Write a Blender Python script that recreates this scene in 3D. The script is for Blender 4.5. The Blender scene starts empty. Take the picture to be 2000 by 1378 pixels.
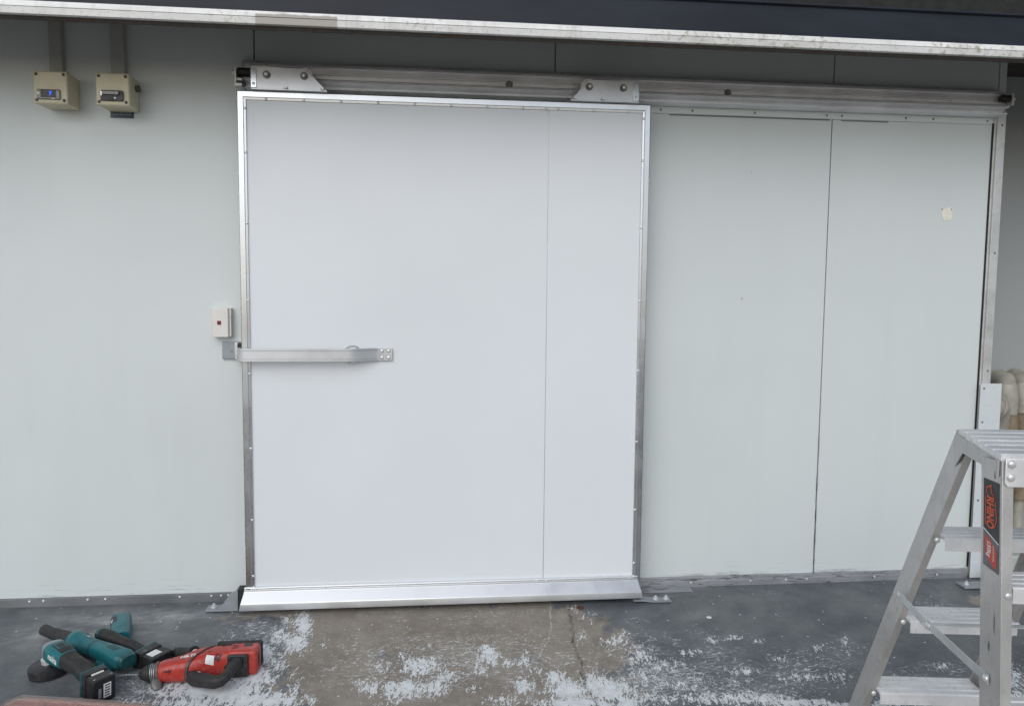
import bpy, bmesh, math, random
import numpy as np
from mathutils import Vector, Matrix
from mathutils.bvhtree import BVHTree
random.seed(7)
scene = bpy.context.scene
COL = scene.collection
R = math.radians

# ------------------------------------------------------------------ camera
cam_data = bpy.data.cameras.new('camera')
cam = bpy.data.objects.new('camera', cam_data)
COL.objects.link(cam)
scene.camera = cam
cam_data.sensor_fit = 'HORIZONTAL'
cam_data.sensor_width = 36.0
cam_data.lens = 27.0
cam_data.clip_start = 0.05
cam_data.clip_end = 400
yaw, pitch, roll = R(5.997), R(4.63), R(0.535)
fwd = Vector((math.sin(yaw) * math.cos(pitch), math.cos(yaw) * math.cos(pitch), -math.sin(pitch)))
rgt = Vector((math.cos(yaw), -math.sin(yaw), 0))
upv = rgt.cross(fwd)
r2 = rgt * math.cos(roll) + upv * math.sin(roll)
u2 = -rgt * math.sin(roll) + upv * math.cos(roll)
cam.matrix_world = Matrix(((r2.x, u2.x, -fwd.x, 0.0), (r2.y, u2.y, -fwd.y, -3.3), (r2.z, u2.z, -fwd.z, 1.328), (0, 0, 0, 1)))

# ------------------------------------------------------------------ sky and sun (bright overcast, sun behind thin cloud in front of the wall)
SUN_EL, SUN_AZ = 36.0, 200.0        # azimuth clockwise from +Y
world = bpy.data.worlds.new('World')
scene.world = world
world.use_nodes = True
wn = world.node_tree
for n_ in list(wn.nodes):
    wn.nodes.remove(n_)
sky = wn.nodes.new('ShaderNodeTexSky')
sky.sky_type = 'NISHITA'
sky.sun_disc = False
sky.sun_elevation = R(SUN_EL)
sky.sun_rotation = R(SUN_AZ)
sky.air_density = 1.0
sky.dust_density = 1.0
sky.ozone_density = 1.0
hsv = wn.nodes.new('ShaderNodeHueSaturation')
hsv.inputs['Saturation'].default_value = 0.55
bg = wn.nodes.new('ShaderNodeBackground')
bg.inputs['Strength'].default_value = 0.10
wo = wn.nodes.new('ShaderNodeOutputWorld')
wn.links.new(sky.outputs[0], hsv.inputs['Color'])
wn.links.new(hsv.outputs[0], bg.inputs['Color'])
wn.links.new(bg.outputs[0], wo.inputs['Surface'])
sun_data = bpy.data.lights.new('sun', 'SUN')
sun_data.energy = 0.9
sun_data.angle = R(55)
sun_data.color = (1.0, 0.99, 0.975)
sun = bpy.data.objects.new('sun', sun_data)
COL.objects.link(sun)
az, el = R(SUN_AZ), R(SUN_EL)
to_sun = Vector((math.sin(az) * math.cos(el), math.cos(az) * math.cos(el), math.sin(el)))
sun.rotation_euler = (-to_sun).to_track_quat('-Z', 'Y').to_euler()
sun.location = (0, -6, 8)
scene.view_settings.view_transform = 'Standard'
scene.view_settings.look = 'None'
scene.view_settings.gamma = 1.0
scene.view_settings.use_curve_mapping = False
scene.cycles.max_bounces = 6
scene.cycles.diffuse_bounces = 3
scene.cycles.glossy_bounces = 3
scene.view_settings.exposure = 0.43

# ------------------------------------------------------------------ node helpers
class G:
    def __init__(s, name):
        s.m = bpy.data.materials.new(name)
        s.m.use_nodes = True
        s.t = s.m.node_tree
        s.b = s.t.nodes['Principled BSDF']
        s.out = s.t.nodes['Material Output']
    def put(s, sock, v):
        if isinstance(v, bpy.types.NodeSocket):
            s.t.links.new(v, sock)
        elif isinstance(v, (tuple, list)) and sock.type == 'RGBA' and len(v) == 3:
            sock.default_value = (*v, 1)
        else:
            sock.default_value = v
    def n(s, typ, props=None, **kw):
        nd = s.t.nodes.new(typ)
        for k, v in (props or {}).items():
            setattr(nd, k, v)
        for k, v in kw.items():
            s.put(nd.inputs[k.replace('_', ' ')], v)
        return nd
    def math(s, op, a, b=0.0, c=0.0):
        nd = s.t.nodes.new('ShaderNodeMath'); nd.operation = op
        s.put(nd.inputs[0], a); s.put(nd.inputs[1], b); s.put(nd.inputs[2], c)
        return nd.outputs[0]
    def add(s, a, b): return s.math('ADD', a, b)
    def mul(s, a, b): return s.math('MULTIPLY', a, b)
    def step(s, x, lo, hi, o0=0.0, o1=1.0):
        nd = s.t.nodes.new('ShaderNodeMapRange'); nd.interpolation_type = 'SMOOTHSTEP'
        s.put(nd.inputs[0], x); s.put(nd.inputs[1], lo); s.put(nd.inputs[2], hi)
        nd.inputs[3].default_value = o0; nd.inputs[4].default_value = o1
        return nd.outputs[0]
    def mix(s, f, a, b, mode='MIX'):
        nd = s.t.nodes.new('ShaderNodeMix'); nd.data_type = 'RGBA'; nd.blend_type = mode
        s.put(nd.inputs[0], f); s.put(nd.inputs[6], a); s.put(nd.inputs[7], b)
        return nd.outputs[2]
    def pos(s, scale=(1, 1, 1), rot=(0, 0, 0), loc=(0, 0, 0)):
        g = s.t.nodes.new('ShaderNodeNewGeometry')
        mp = s.t.nodes.new('ShaderNodeMapping')
        s.t.links.new(g.outputs['Position'], mp.inputs['Vector'])
        mp.inputs['Scale'].default_value = scale
        mp.inputs['Rotation'].default_value = rot
        mp.inputs['Location'].default_value = loc
        return mp.outputs[0]
    def tpos(s, size, rot=0.0, loc=(0, 0, 0)):
        """position turned by rot about Z first, then stretched: streaks of the given size at that angle"""
        g = s.t.nodes.new('ShaderNodeNewGeometry')
        mp = s.t.nodes.new('ShaderNodeMapping'); mp.vector_type = 'TEXTURE'
        s.t.links.new(g.outputs['Position'], mp.inputs['Vector'])
        mp.inputs['Scale'].default_value = size
        mp.inputs['Rotation'].default_value = (0, 0, rot)
        mp.inputs['Location'].default_value = loc
        return mp.outputs[0]
    def noise(s, scale, detail=4, rough=0.55, vec=None, dist=0.0):
        nd = s.t.nodes.new('ShaderNodeTexNoise')
        s.put(nd.inputs['Vector'], vec if vec is not None else s.pos())
        nd.inputs['Scale'].default_value = scale
        nd.inputs['Detail'].default_value = detail
        nd.inputs['Roughness'].default_value = rough
        nd.inputs['Distortion'].default_value = dist
        return nd.outputs[0]
    def voronoi(s, scale, vec=None, rnd=1.0):
        nd = s.t.nodes.new('ShaderNodeTexVoronoi')
        s.put(nd.inputs['Vector'], vec if vec is not None else s.pos())
        nd.inputs['Scale'].default_value = scale
        nd.inputs['Randomness'].default_value = rnd
        return nd
    def attr(s, name):
        nd = s.t.nodes.new('ShaderNodeAttribute'); nd.attribute_name = name
        return nd.outputs['Fac']
    def xyz(s):
        g = s.t.nodes.new('ShaderNodeNewGeometry')
        x = s.t.nodes.new('ShaderNodeSeparateXYZ')
        s.t.links.new(g.outputs['Position'], x.inputs[0])
        return x.outputs
    def bump(s, h, strength=0.3, dist=0.002):
        nd = s.t.nodes.new('ShaderNodeBump')
        s.put(nd.inputs['Height'], h)
        nd.inputs['Strength'].default_value = strength
        nd.inputs['Distance'].default_value = dist
        s.t.links.new(nd.outputs[0], s.b.inputs['Normal'])
    def set(s, **kw):
        for k, v in kw.items():
            s.put(s.b.inputs[k.replace('_', ' ')], v)
        return s.m

def plastic(name, col, rough=0.45, var=0.15, scale=40, dust=0.0):
    g = G(name)
    n = g.noise(scale, 5, 0.6)
    c = g.mix(g.step(n, 0.3, 0.7), tuple(v * (1 - var) for v in col), tuple(min(1, v * (1 + var)) for v in col))
    if dust:
        d = g.mul(g.step(g.noise(65, 4, 0.7), 0.5, 0.72), dust)
        c = g.mix(d, c, (0.42, 0.40, 0.37))
    return g.set(Base_Color=c, Roughness=g.step(g.noise(23, 4), 0.3, 0.7, rough - 0.08, rough + 0.1))

def metal(name, col, rough=0.35, stretch=(3, 90, 220), var=0.1, dirt=0.0, dirtcol=(0.18, 0.17, 0.15), metallic=0.55, streak=0.16, dirtsize=None):
    g = G(name)
    n = g.noise(1.0, 2, 0.6, g.pos(stretch))
    big = g.noise(7, 3, 0.6)
    c = g.mix(g.step(big, 0.3, 0.7), tuple(v * (1 - var) for v in col), tuple(min(1, v * (1 + var)) for v in col))
    rr = g.step(big, 0.25, 0.75, rough - 0.05, rough + 0.08)
    c = g.mix(g.mul(g.step(n, 0.4, 0.8), streak), c, tuple(v * 0.72 for v in col))
    if dirt:
        d = g.mul(g.step(g.noise(38, 5, 0.72, dist=0.6) if dirtsize is None else g.noise(1.0, 5, 0.72, g.tpos(dirtsize), 0.6), 0.52, 0.66), dirt)
        c = g.mix(d, c, dirtcol)
        rr = g.add(rr, g.mul(d, 0.25))
        g.set(Metallic=g.math('MULTIPLY_ADD', d, -0.7 * metallic, metallic))
    else:
        g.set(Metallic=metallic)
    return g.set(Base_Color=c, Roughness=rr)

M = {}
def panel_mat(name, col, dirt=1.0, marks=1.0):
    g = G(name)
    x, y, z = g.xyz()
    c = g.mix(g.step(g.noise(1.1, 3), 0.3, 0.7), tuple(v * 0.975 for v in col), tuple(min(1, v * 1.02) for v in col))
    c = g.mix(g.mul(g.step(g.noise(1.0, 5, 0.6, g.pos((9, 9, 0.8))), 0.45, 0.8), 0.05 * dirt), c, (0.38, 0.38, 0.33))
    # scuffs: short horizontal rubs, mostly low down
    low = g.step(z, 1.1, 0.0)
    sc = g.step(g.noise(1.0, 4, 0.7, g.pos((7, 7, 130))), 0.66, 0.74)
    sc = g.mul(g.mul(sc, g.step(g.noise(3.5, 3), 0.50, 0.66)), g.math('MULTIPLY_ADD', low, 0.50, 0.10))
    c = g.mix(g.mul(sc, dirt), c, (0.30, 0.31, 0.30))
    # sparse nicks
    v = g.voronoi(5.0, g.pos((1, 1, 0.7)))
    sep = g.t.nodes.new('ShaderNodeSeparateColor'); g.t.links.new(v.outputs['Color'], sep.inputs[0])
    nick = g.mul(g.math('LESS_THAN', g.add(v.outputs['Distance'], g.mul(g.noise(60, 3), 0.030)), 0.037), g.math('GREATER_THAN', sep.outputs[0], 0.55))
    c = g.mix(g.mul(nick, 0.38 * marks), c, (0.12, 0.12, 0.12))
    # grime in the splash zone over the floor
    gr = g.mul(g.step(g.noise(1.0, 5, 0.78, g.pos((6, 6, 150))), 0.53, 0.63), g.step(g.add(z, g.mul(g.noise(4.0, 3), 0.16)), 0.20, 0.10))
    gr = g.mul(gr, g.step(g.noise(2.3, 2), 0.42, 0.60, 0.15, 1.0))
    c = g.mix(g.mul(gr, 0.62 * dirt), c, (0.16, 0.16, 0.155))
    jd = g.math('ABSOLUTE', g.add(x, -1.760))
    jn = g.noise(1.0, 4, 0.7, g.pos((30, 30, 7)))
    js = g.mul(g.step(g.add(jd, g.mul(jn, 0.030)), 0.022, 0.012), g.step(z, 1.0, 0.2))
    c = g.mix(g.mul(js, 0.75 * dirt), c, (0.07, 0.07, 0.068))
    bs = g.mul(g.mul(g.step(g.add(z, g.mul(g.noise(1.0, 5, 0.75, g.pos((7, 7, 60))), 0.07)), 0.095, 0.070), g.step(x, 0.9, 1.3)), g.step(g.noise(3.1, 3), 0.40, 0.55))
    c = g.mix(g.mul(bs, 0.7 * dirt), c, (0.10, 0.10, 0.098))
    g.bump(g.noise(1.7, 1), 0.22, 0.012)
    return g.set(Base_Color=c, Roughness=g.step(g.noise(2.6, 4, 0.65), 0.35, 0.7, 0.36, 0.52), Specular_IOR_Level=0.40)

M['wall'] = panel_mat('wall_panel_paint', (0.640, 0.688, 0.686))
M['door'] = panel_mat('door_skin_paint', (0.725, 0.755, 0.785), 0.12, 0.15)
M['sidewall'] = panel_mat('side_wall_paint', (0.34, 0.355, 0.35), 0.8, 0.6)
M['alu'] = metal('new_aluminium', (0.54, 0.56, 0.59), 0.27, stretch=(14, 14, 14), var=0.06, metallic=1.0)
M['kick'] = metal('kick_plate_aluminium', (0.74, 0.76, 0.78), 0.37, stretch=(2, 14, 30), var=0.02, metallic=0.95, streak=0.03)
M['track'] = metal('track_aluminium', (0.84, 0.85, 0.88), 0.34, stretch=(1.5, 60, 90), var=0.08, metallic=0.5, streak=0.03)
M['handle'] = metal('handle_aluminium', (0.62, 0.64, 0.67), 0.32, stretch=(3, 90, 90), var=0.05, metallic=0.75, streak=0.08)
M['alu_dull'] = metal('weathered_aluminium', (0.60, 0.60, 0.59), 0.42, stretch=(6, 40, 60), dirt=0.18, metallic=0.45, streak=0.08)
M['alu_base'] = metal('scuffed_base_aluminium', (0.24, 0.25, 0.26), 0.45, stretch=(4, 40, 60), dirt=0.25, dirtcol=(0.16, 0.16, 0.16), metallic=0.7, streak=0.1)
M['alu_black'] = metal('grimy_base_aluminium', (0.40, 0.41, 0.43), 0.42, stretch=(3, 60, 120), dirt=1.0, dirtcol=(0.045, 0.045, 0.045), metallic=0.6, dirtsize=(0.10, 0.02, 0.010))
M['ladder'] = metal('ladder_aluminium', (0.56, 0.555, 0.545), 0.40, stretch=(60, 60, 3), dirt=0.28, streak=0.05, dirtcol=(0.28, 0.275, 0.27), dirtsize=(0.02, 0.02, 0.035))
M['tread'] = metal('tread_aluminium', (0.86, 0.86, 0.87), 0.34, stretch=(4, 60, 60), dirt=0.22, dirtcol=(0.36, 0.35, 0.34), metallic=0.4)
M['zinc'] = metal('zinc_plate', (0.62, 0.66, 0.66), 0.36, var=0.15)
M['bolt'] = metal('bolt_steel', (0.74, 0.74, 0.74), 0.30, metallic=0.5)
M['boltdark'] = metal('dark_bolt', (0.20, 0.20, 0.19), 0.42)
M['plate'] = metal('hanger_aluminium', (0.58, 0.59, 0.61), 0.36, stretch=(3, 30, 60), streak=0.06)
M['gal'] = metal('grey_guide_steel', (0.34, 0.365, 0.39), 0.45, metallic=0.5, streak=0.06)
M['rubber'] = plastic('black_rubber', (0.012, 0.012, 0.012), 0.6)
M['black'] = plastic('black_plastic', (0.016, 0.016, 0.018), 0.42, dust=0.10)
M['blackgrip'] = plastic('black_grip_rubber', (0.022, 0.021, 0.021), 0.62, dust=0.07)
M['teal'] = plastic('teal_plastic', (0.008, 0.130, 0.150), 0.36, 0.10, dust=0.07)
M['tealdark'] = plastic('dark_teal_plastic', (0.006, 0.07, 0.075), 0.45, 0.12, dust=0.15)
M['red'] = plastic('red_plastic', (0.40, 0.034, 0.024), 0.38, 0.10, dust=0.22)
M['greyline'] = plastic('grey_brown_seal', (0.10, 0.085, 0.075), 0.6, dust=0.3)
M['beige'] = plastic('aged_beige_plastic', (0.64, 0.58, 0.42), 0.45, 0.06, 9, dust=0.08)
M['conduit'] = plastic('grey_trunking', (0.42, 0.44, 0.42), 0.5, 0.05)
M['whiteplastic'] = plastic('white_switch_plastic', (0.72, 0.70, 0.66), 0.35, 0.03)
M['redbutton'] = plastic('dark_red_button', (0.16, 0.006, 0.014), 0.35, 0.05)
M['greyplastic'] = plastic('grey_strike_plastic', (0.30, 0.33, 0.36), 0.45, 0.05)
M['white'] = plastic('white_enamel', (0.80, 0.80, 0.80), 0.4, 0.03)
M['guard'] = plastic('white_guard_strip', (0.62, 0.66, 0.68), 0.4, 0.03)
M['dark'] = plastic('dark_gap', (0.015, 0.015, 0.014), 0.8)
M['label_white'] = plastic('white_label_paper', (0.78, 0.78, 0.77), 0.5, 0.05)
M['paper'] = plastic('worn_paper', (0.82, 0.79, 0.70), 0.7, 0.1, 90)
M['ink'] = plastic('black_print', (0.02, 0.02, 0.02), 0.5)
M['orange'] = plastic('orange_print', (0.72, 0.10, 0.028), 0.45, 0.05)
M['stickerblack'] = plastic('black_sticker', (0.018, 0.020, 0.022), 0.38)
M['stickergrey'] = plastic('grey_sticker', (0.14, 0.14, 0.145), 0.4)
M['stickerred'] = plastic('red_sticker', (0.60, 0.06, 0.035), 0.4, 0.04)
M['pvc'] = plastic('dirty_cream_pvc', (0.36, 0.34, 0.29), 0.5, 0.18, 14, dust=0.3)
M['lagging'] = plastic('brown_pipe_lagging', (0.22, 0.17, 0.115), 0.7, 0.25, 18)
M['navy'] = None
g = G('navy_fascia_paint')
c = g.mix(g.step(g.noise(1.0, 5, 0.6, g.pos((2.2, 2, 9))), 0.3, 0.75), (0.010, 0.013, 0.021), (0.018, 0.023, 0.034))
chip = g.mul(g.step(g.noise(26, 6, 0.75, g.pos((1, 1, 2.2)), 0.5), 0.735, 0.745), g.step(g.noise(2.4, 2), 0.52, 0.60))
c = g.mix(chip, c, (0.62, 0.63, 0.63))
M['navy'] = g.set(Base_Color=c, Roughness=0.5, Specular_IOR_Level=0.3)
g = G('weathered_white_edging')
x, y, z = g.xyz()
c = g.mix(g.step(g.noise(3, 5, 0.6, g.pos((1, 1, 8))), 0.35, 0.7), (0.86, 0.86, 0.85), (0.74, 0.74, 0.72))
sp = g.mul(g.step(g.noise(70, 6, 0.75, g.pos((1, 1, 1.5))), 0.56, 0.66), g.step(z, 2.2550, 2.2510))
c = g.mix(g.mul(g.step(z, 2.2550, 2.2510), 0.42), c, (0.42, 0.41, 0.38))
c = g.mix(g.mul(sp, 0.8), c, (0.17, 0.16, 0.14))
c = g.mix(g.mul(g.step(g.noise(9, 6, 0.7, g.pos((1, 1, 0.2))), 0.48, 0.68), 0.45), c, (0.40, 0.39, 0.35))
moss = g.mul(g.step(g.noise(45, 6, 0.7), 0.5, 0.68), g.step(g.noise(1.3, 3, 0.6, g.pos((1, 0.2, 0.2), (0, 0, 0), (0.35, 0, 0))), 0.47, 0.60))
c = g.mix(g.mul(moss, 0.9), c, (0.27, 0.26, 0.15))
# worn strip where the white coating has come off
worn = g.mul(g.mul(g.step(x, -0.604, -0.598), g.step(x, -0.322, -0.328)), g.step(g.add(z, g.mul(g.noise(22, 5, 0.7), 0.018)), 2.2755, 2.2705))
c = g.mix(worn, c, (0.34, 0.32, 0.28))
M['edging'] = g.set(Base_Color=c, Roughness=0.4)
g = G('clear_lid_plastic')
tr = g.n('ShaderNodeBsdfTransparent', Color=(0.93, 0.92, 0.90, 1))
gl = g.n('ShaderNodeBsdfGlossy', Roughness=0.16, Color=(1, 1, 1, 1))
df = g.n('ShaderNodeBsdfDiffuse', Color=(0.72, 0.62, 0.58, 1))
lw = g.n('ShaderNodeLayerWeight', Blend=0.12)
m1 = g.n('ShaderNodeMixShader'); g.put(m1.inputs[0], 0.13)
g.t.links.new(tr.outputs[0], m1.inputs[1]); g.t.links.new(df.outputs[0], m1.inputs[2])
m2 = g.n('ShaderNodeMixShader'); g.t.links.new(lw.outputs['Fresnel'], m2.inputs[0])
g.t.links.new(m1.outputs[0], m2.inputs[1]); g.t.links.new(gl.outputs[0], m2.inputs[2])
g.t.links.new(m2.outputs[0], g.out.inputs['Surface'])
M['clear'] = g.m
g = G('lit_blue_digit')
M['blue'] = g.set(Base_Color=(0.0, 0.02, 0.2), Emission_Color=(0.02, 0.10, 1.0), Emission_Strength=1.6)

# ------------------------------------------------------------------ mesh helpers
class MB:
    """collects shapes in world coordinates"""
    def __init__(s): s.v, s.f = [], []
    def raw(s, v, f):
        o = len(s.v); s.v += [tuple(p) for p in v]; s.f += [tuple(i + o for i in q) for q in f]; return s
    def box(s, x0, x1, y0, y1, z0, z1):
        v = [(x, y, z) for z in (z0, z1) for y in (y0, y1) for x in (x0, x1)]
        return s.raw(v, [(0, 2, 3, 1), (4, 5, 7, 6), (0, 1, 5, 4), (2, 6, 7, 3), (0, 4, 6, 2), (1, 3, 7, 5)])
    def obox(s, c, ax, ay, az, hx, hy, hz):
        c, ax, ay, az = Vector(c), Vector(ax).normalized(), Vector(ay).normalized(), Vector(az).normalized()
        v = [c + ax * (i * hx) + ay * (j * hy) + az * (k * hz) for k in (-1, 1) for j in (-1, 1) for i in (-1, 1)]
        return s.raw(v, [(0, 2, 3, 1), (4, 5, 7, 6), (0, 1, 5, 4), (2, 6, 7, 3), (0, 4, 6, 2), (1, 3, 7, 5)])
    def prism(s, poly, d, p3):
        """poly: 2D list; p3 maps (a,b)->3D point; d: extrusion vector"""
        d = Vector(d); a = [Vector(p3(*q)) for q in poly]; n = len(a)
        return s.raw([*a, *[q + d for q in a]], [tuple(range(n))[::-1], tuple(range(n, 2 * n))] + [(i, (i + 1) % n, n + (i + 1) % n, n + i) for i in range(n)])
    def loft(s, pts, rad, up=(0, 0, 1), n=2.0, seg=20, cap=True):
        pts = [Vector(p) for p in pts]; up = Vector(up); rings = []
        for i, p in enumerate(pts):
            t = (pts[min(i + 1, len(pts) - 1)] - pts[max(i - 1, 0)]).normalized()
            sd = t.cross(up).normalized(); uu = sd.cross(t)
            a, b = rad[i] if isinstance(rad[i], tuple) else (rad[i], rad[i])
            nn = n[i] if isinstance(n, list) else n
            ring = []
            for k in range(seg):
                th = 2 * math.pi * (k + 0.5) / seg; cc, ss = math.cos(th), math.sin(th)
                ring.append(p + sd * (a * math.copysign(abs(cc) ** (2 / nn), cc)) + uu * (b * math.copysign(abs(ss) ** (2 / nn), ss)))
            rings.append(ring)
        v = [q for r in rings for q in r]; f = []
        for i in range(len(rings) - 1):
            for k in range(seg):
                f.append((i * seg + k, i * seg + (k + 1) % seg, (i + 1) * seg + (k + 1) % seg, (i + 1) * seg + k))
        if cap:
            f.append(tuple(range(seg))[::-1]); f.append(tuple(range((len(rings) - 1) * seg, len(rings) * seg)))
        return s.raw(v, f)
    def tube(s, pts, r, seg=10): return s.loft(pts, [r] * len(pts), (0.13, 0.21, 0.97), 2, seg)
    def cyl(s, a, b, r, seg=20, r1=None): return s.loft([a, b], [r, r if r1 is None else r1], (0.13, 0.31, 0.94), 2, seg)

def finish(name, bm, mat, parent, bevel=0.0, smooth=30, seg=2):
    bmesh.ops.recalc_face_normals(bm, faces=bm.faces[:])
    if bevel:
        es = [e for e in bm.edges if len(e.link_faces) == 2 and e.calc_face_angle(0) > R(25)]
        res = bmesh.ops.bevel(bm, geom=es, offset=bevel, segments=seg, affect='EDGES', clamp_overlap=True, profile=0.5)
        new = set(res['faces'])
        for e in bm.edges:
            if len(e.link_faces) == 2 and (e.link_faces[0] in new) != (e.link_faces[1] in new): e.smooth = False
    for e in bm.edges:
        if len(e.link_faces) == 2 and e.calc_face_angle(0) > R(smooth): e.smooth = False
    for fc in bm.faces: fc.smooth = True
    me = bpy.data.meshes.new(name)
    bm.to_mesh(me); bm.free()
    me.materials.append(mat)
    o = bpy.data.objects.new(name, me)
    COL.objects.link(o)
    if parent is not None: o.parent = parent
    return o

def origin_of(o):
    while o is not None:
        if 'ox' in ORG.get(o.name, {}): return ORG[o.name]['ox']
        o = o.parent
    return Vector((0, 0, 0))
ORG = {}
def obj(name, mb, mat, parent=None, bevel=0.0, smooth=30, seg=2, origin=None):
    """one mesh object; coordinates of mb are world coordinates"""
    if parent is not None: org = origin_of(parent)
    else:
        if origin is None:
            a = np.array(mb.v); origin = Vector(((a[:, 0].min() + a[:, 0].max()) / 2, (a[:, 1].min() + a[:, 1].max()) / 2, a[:, 2].min()))
        org = Vector(origin)
    bm = bmesh.new()
    vs = [bm.verts.new(Vector(p) - org) for p in mb.v]
    for q in mb.f:
        try: bm.faces.new([vs[i] for i in q])
        except ValueError: pass
    o = finish(name, bm, mat, parent, bevel, smooth, seg)
    if parent is None:
        o.location = org; ORG[o.name] = {'ox': org}
    return o
def tag(o, label, cat, group=None):
    o['label'] = label; o['category'] = cat
    if group: o['group'] = group
    return o
def thing(name, loc, label, cat, group=None):
    o = bpy.data.objects.new(name, None); COL.objects.link(o)
    o.empty_display_size = 0.05
    o.location = loc; ORG[o.name] = {'ox': Vector(loc)}
    return tag(o, label, cat, group)

# shared small pieces ------------------------------------------------
def dome_mesh(name, r, h, mat, seg=10, slot=False):
    mb = MB(); prof = [(r, 0), (r * 0.98, h * 0.35), (r * 0.75, h * 0.8), (r * 0.3, h)]
    v = [(a * math.cos(2 * math.pi * k / seg), -b, a * math.sin(2 * math.pi * k / seg)) for a, b in prof for k in range(seg)]
    f = [(i * seg + k, i * seg + (k + 1) % seg, (i + 1) * seg + (k + 1) % seg, (i + 1) * seg + k) for i in range(3) for k in range(seg)]
    f.append(tuple(range(3 * seg, 4 * seg)))
    mb.raw(v, f)
    me = bpy.data.meshes.new(name); me.from_pydata(mb.v, [], mb.f); me.materials.append(mat)
    for p in me.polygons: p.use_smooth = True
    return me
def hexbolt_mesh(name, r, h, mat, mat2=None):
    mb = MB()
    mb.cyl((0, 0, 0), (0, -h * 0.3, 0), r * 1.45, 16)
    mb.cyl((0, -h * 0.3, 0), (0, -h, 0), r, 6)
    mb.cyl((0, -h, 0), (0, -h * 1.5, 0), r * 0.55, 10)
    me = bpy.data.meshes.new(name); me.from_pydata(mb.v, [], mb.f); me.materials.append(mat)
    return me
SCREW = dome_mesh('screw', 0.0055, 0.0035, M['bolt'])
SCREWDARK = dome_mesh('screw_dark', 0.0050, 0.003, M['boltdark'])
RIVET = dome_mesh('rivet', 0.0075, 0.004, M['bolt'])
BOLT = hexbolt_mesh('bolt', 0.0105, 0.012, M['boltdark'])
BOLTBRIGHT = hexbolt_mesh('bolt_bright', 0.0085, 0.011, M['bolt'])
def small(name, mesh, p, parent, rot=(0, 0, 0)):
    o = bpy.data.objects.new(name, mesh); COL.objects.link(o)
    o.parent = parent; o.location = Vector(p) - origin_of(parent); o.rotation_euler = rot
    return o

# lettering and decals -------------------------------------------------
def text_polys(body, size, bold=0.0, shear=0.0, squeeze=1.0):
    cu = bpy.data.curves.new('lettering', 'FONT'); cu.body = body; cu.size = size; cu.offset = bold; cu.shear = shear
    cu.align_x = 'CENTER'; cu.align_y = 'CENTER'; cu.resolution_u = 3
    o = bpy.data.objects.new('lettering', cu); COL.objects.link(o)
    me = bpy.data.meshes.new_from_object(o.evaluated_get(bpy.context.evaluated_depsgraph_get()))
    v = [(q.co.x * squeeze, q.co.y) for q in me.vertices]; f = [tuple(p.vertices) for p in me.polygons]
    bpy.data.objects.remove(o); bpy.data.curves.remove(cu); bpy.data.meshes.remove(me)
    return v, f
def rect_polys(w, h, nx=1, ny=1):
    v = [((i / nx - 0.5) * w, (j / ny - 0.5) * h) for j in range(ny + 1) for i in range(nx + 1)]
    return v, [(j * (nx + 1) + i, j * (nx + 1) + i + 1, (j + 1) * (nx + 1) + i + 1, (j + 1) * (nx + 1) + i) for j in range(ny) for i in range(nx)]
def flat(name, polys, c, ux, uy, mat, parent, thick=0.0008, on=None):
    """a thin printed piece at c; if on is given it is wrapped onto that mesh along its normal"""
    c, ux, uy = Vector(c), Vector(ux).normalized(), Vector(uy).normalized()
    nrm = ux.cross(uy)
    v, f = polys
    pts = [c + ux * a + uy * b for a, b in v]
    if on is not None:
        org = origin_of(on)
        tree = BVHTree.FromPolygons([q.co + org for q in on.data.vertices], [tuple(p.vertices) for p in on.data.polygons])
        out = []
        for p in pts:
            h = tree.ray_cast(p + nrm * 0.2, -nrm)
            out.append((h[0] if h[0] is not None else p) + nrm * thick)
        pts = out
    else:
        pts = [p + nrm * thick for p in pts]
    mb = MB().raw(pts, f)
    org = origin_of(parent)
    me = bpy.data.meshes.new(name); me.from_pydata([Vector(p) - org for p in mb.v], [], mb.f); me.materials.append(mat)
    o = bpy.data.objects.new(name, me); COL.objects.link(o); o.parent = parent
    return o

# ================================================================== GROUND
def gz(y):
    d = min(-y, 3.6) - 0.12
    return -0.105 * 0.5 * (d + math.sqrt(d * d + 0.0025)) + 0.0005
WEAR = {}
WEAR['concrete'] = [
    (-0.293,-0.246,0.268,-0.018,0.015,-0.162,1.00), (0.076,-0.329,0.450,-0.031,-0.006,-0.232,1.00), (0.364,-0.329,0.206,-0.014,-0.027,-0.234,1.00), (-0.377,-0.540,0.167,-0.012,0.034,-0.260,0.90),
    (-0.147,-0.679,0.358,-0.026,0.011,-0.207,1.00), (0.247,-0.708,0.398,-0.029,-0.016,-0.176,1.00), (0.516,-0.358,0.123,-0.008,-0.031,-0.188,0.95), (0.633,-0.347,0.083,-0.006,-0.023,-0.114,0.80),
    (0.658,-0.513,0.118,-0.008,-0.035,-0.154,0.85), (0.528,-0.572,0.115,-0.008,-0.030,-0.163,0.90), (0.663,-0.738,0.146,-0.011,-0.029,-0.117,0.55), (-0.792,-0.173,0.123,-0.008,0.014,-0.057,0.50),
    (-0.598,-0.125,0.126,-0.008,0.014,-0.075,0.80), (0.957,-0.463,0.244,-0.017,-0.034,-0.107,0.20), (0.892,-0.724,0.204,-0.015,-0.039,-0.119,0.28), (-1.142,-0.454,0.074,-0.005,0.019,-0.050,0.25),
    (2.404,-0.235,0.070,-0.005,-0.039,-0.052,0.60),
]
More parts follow.
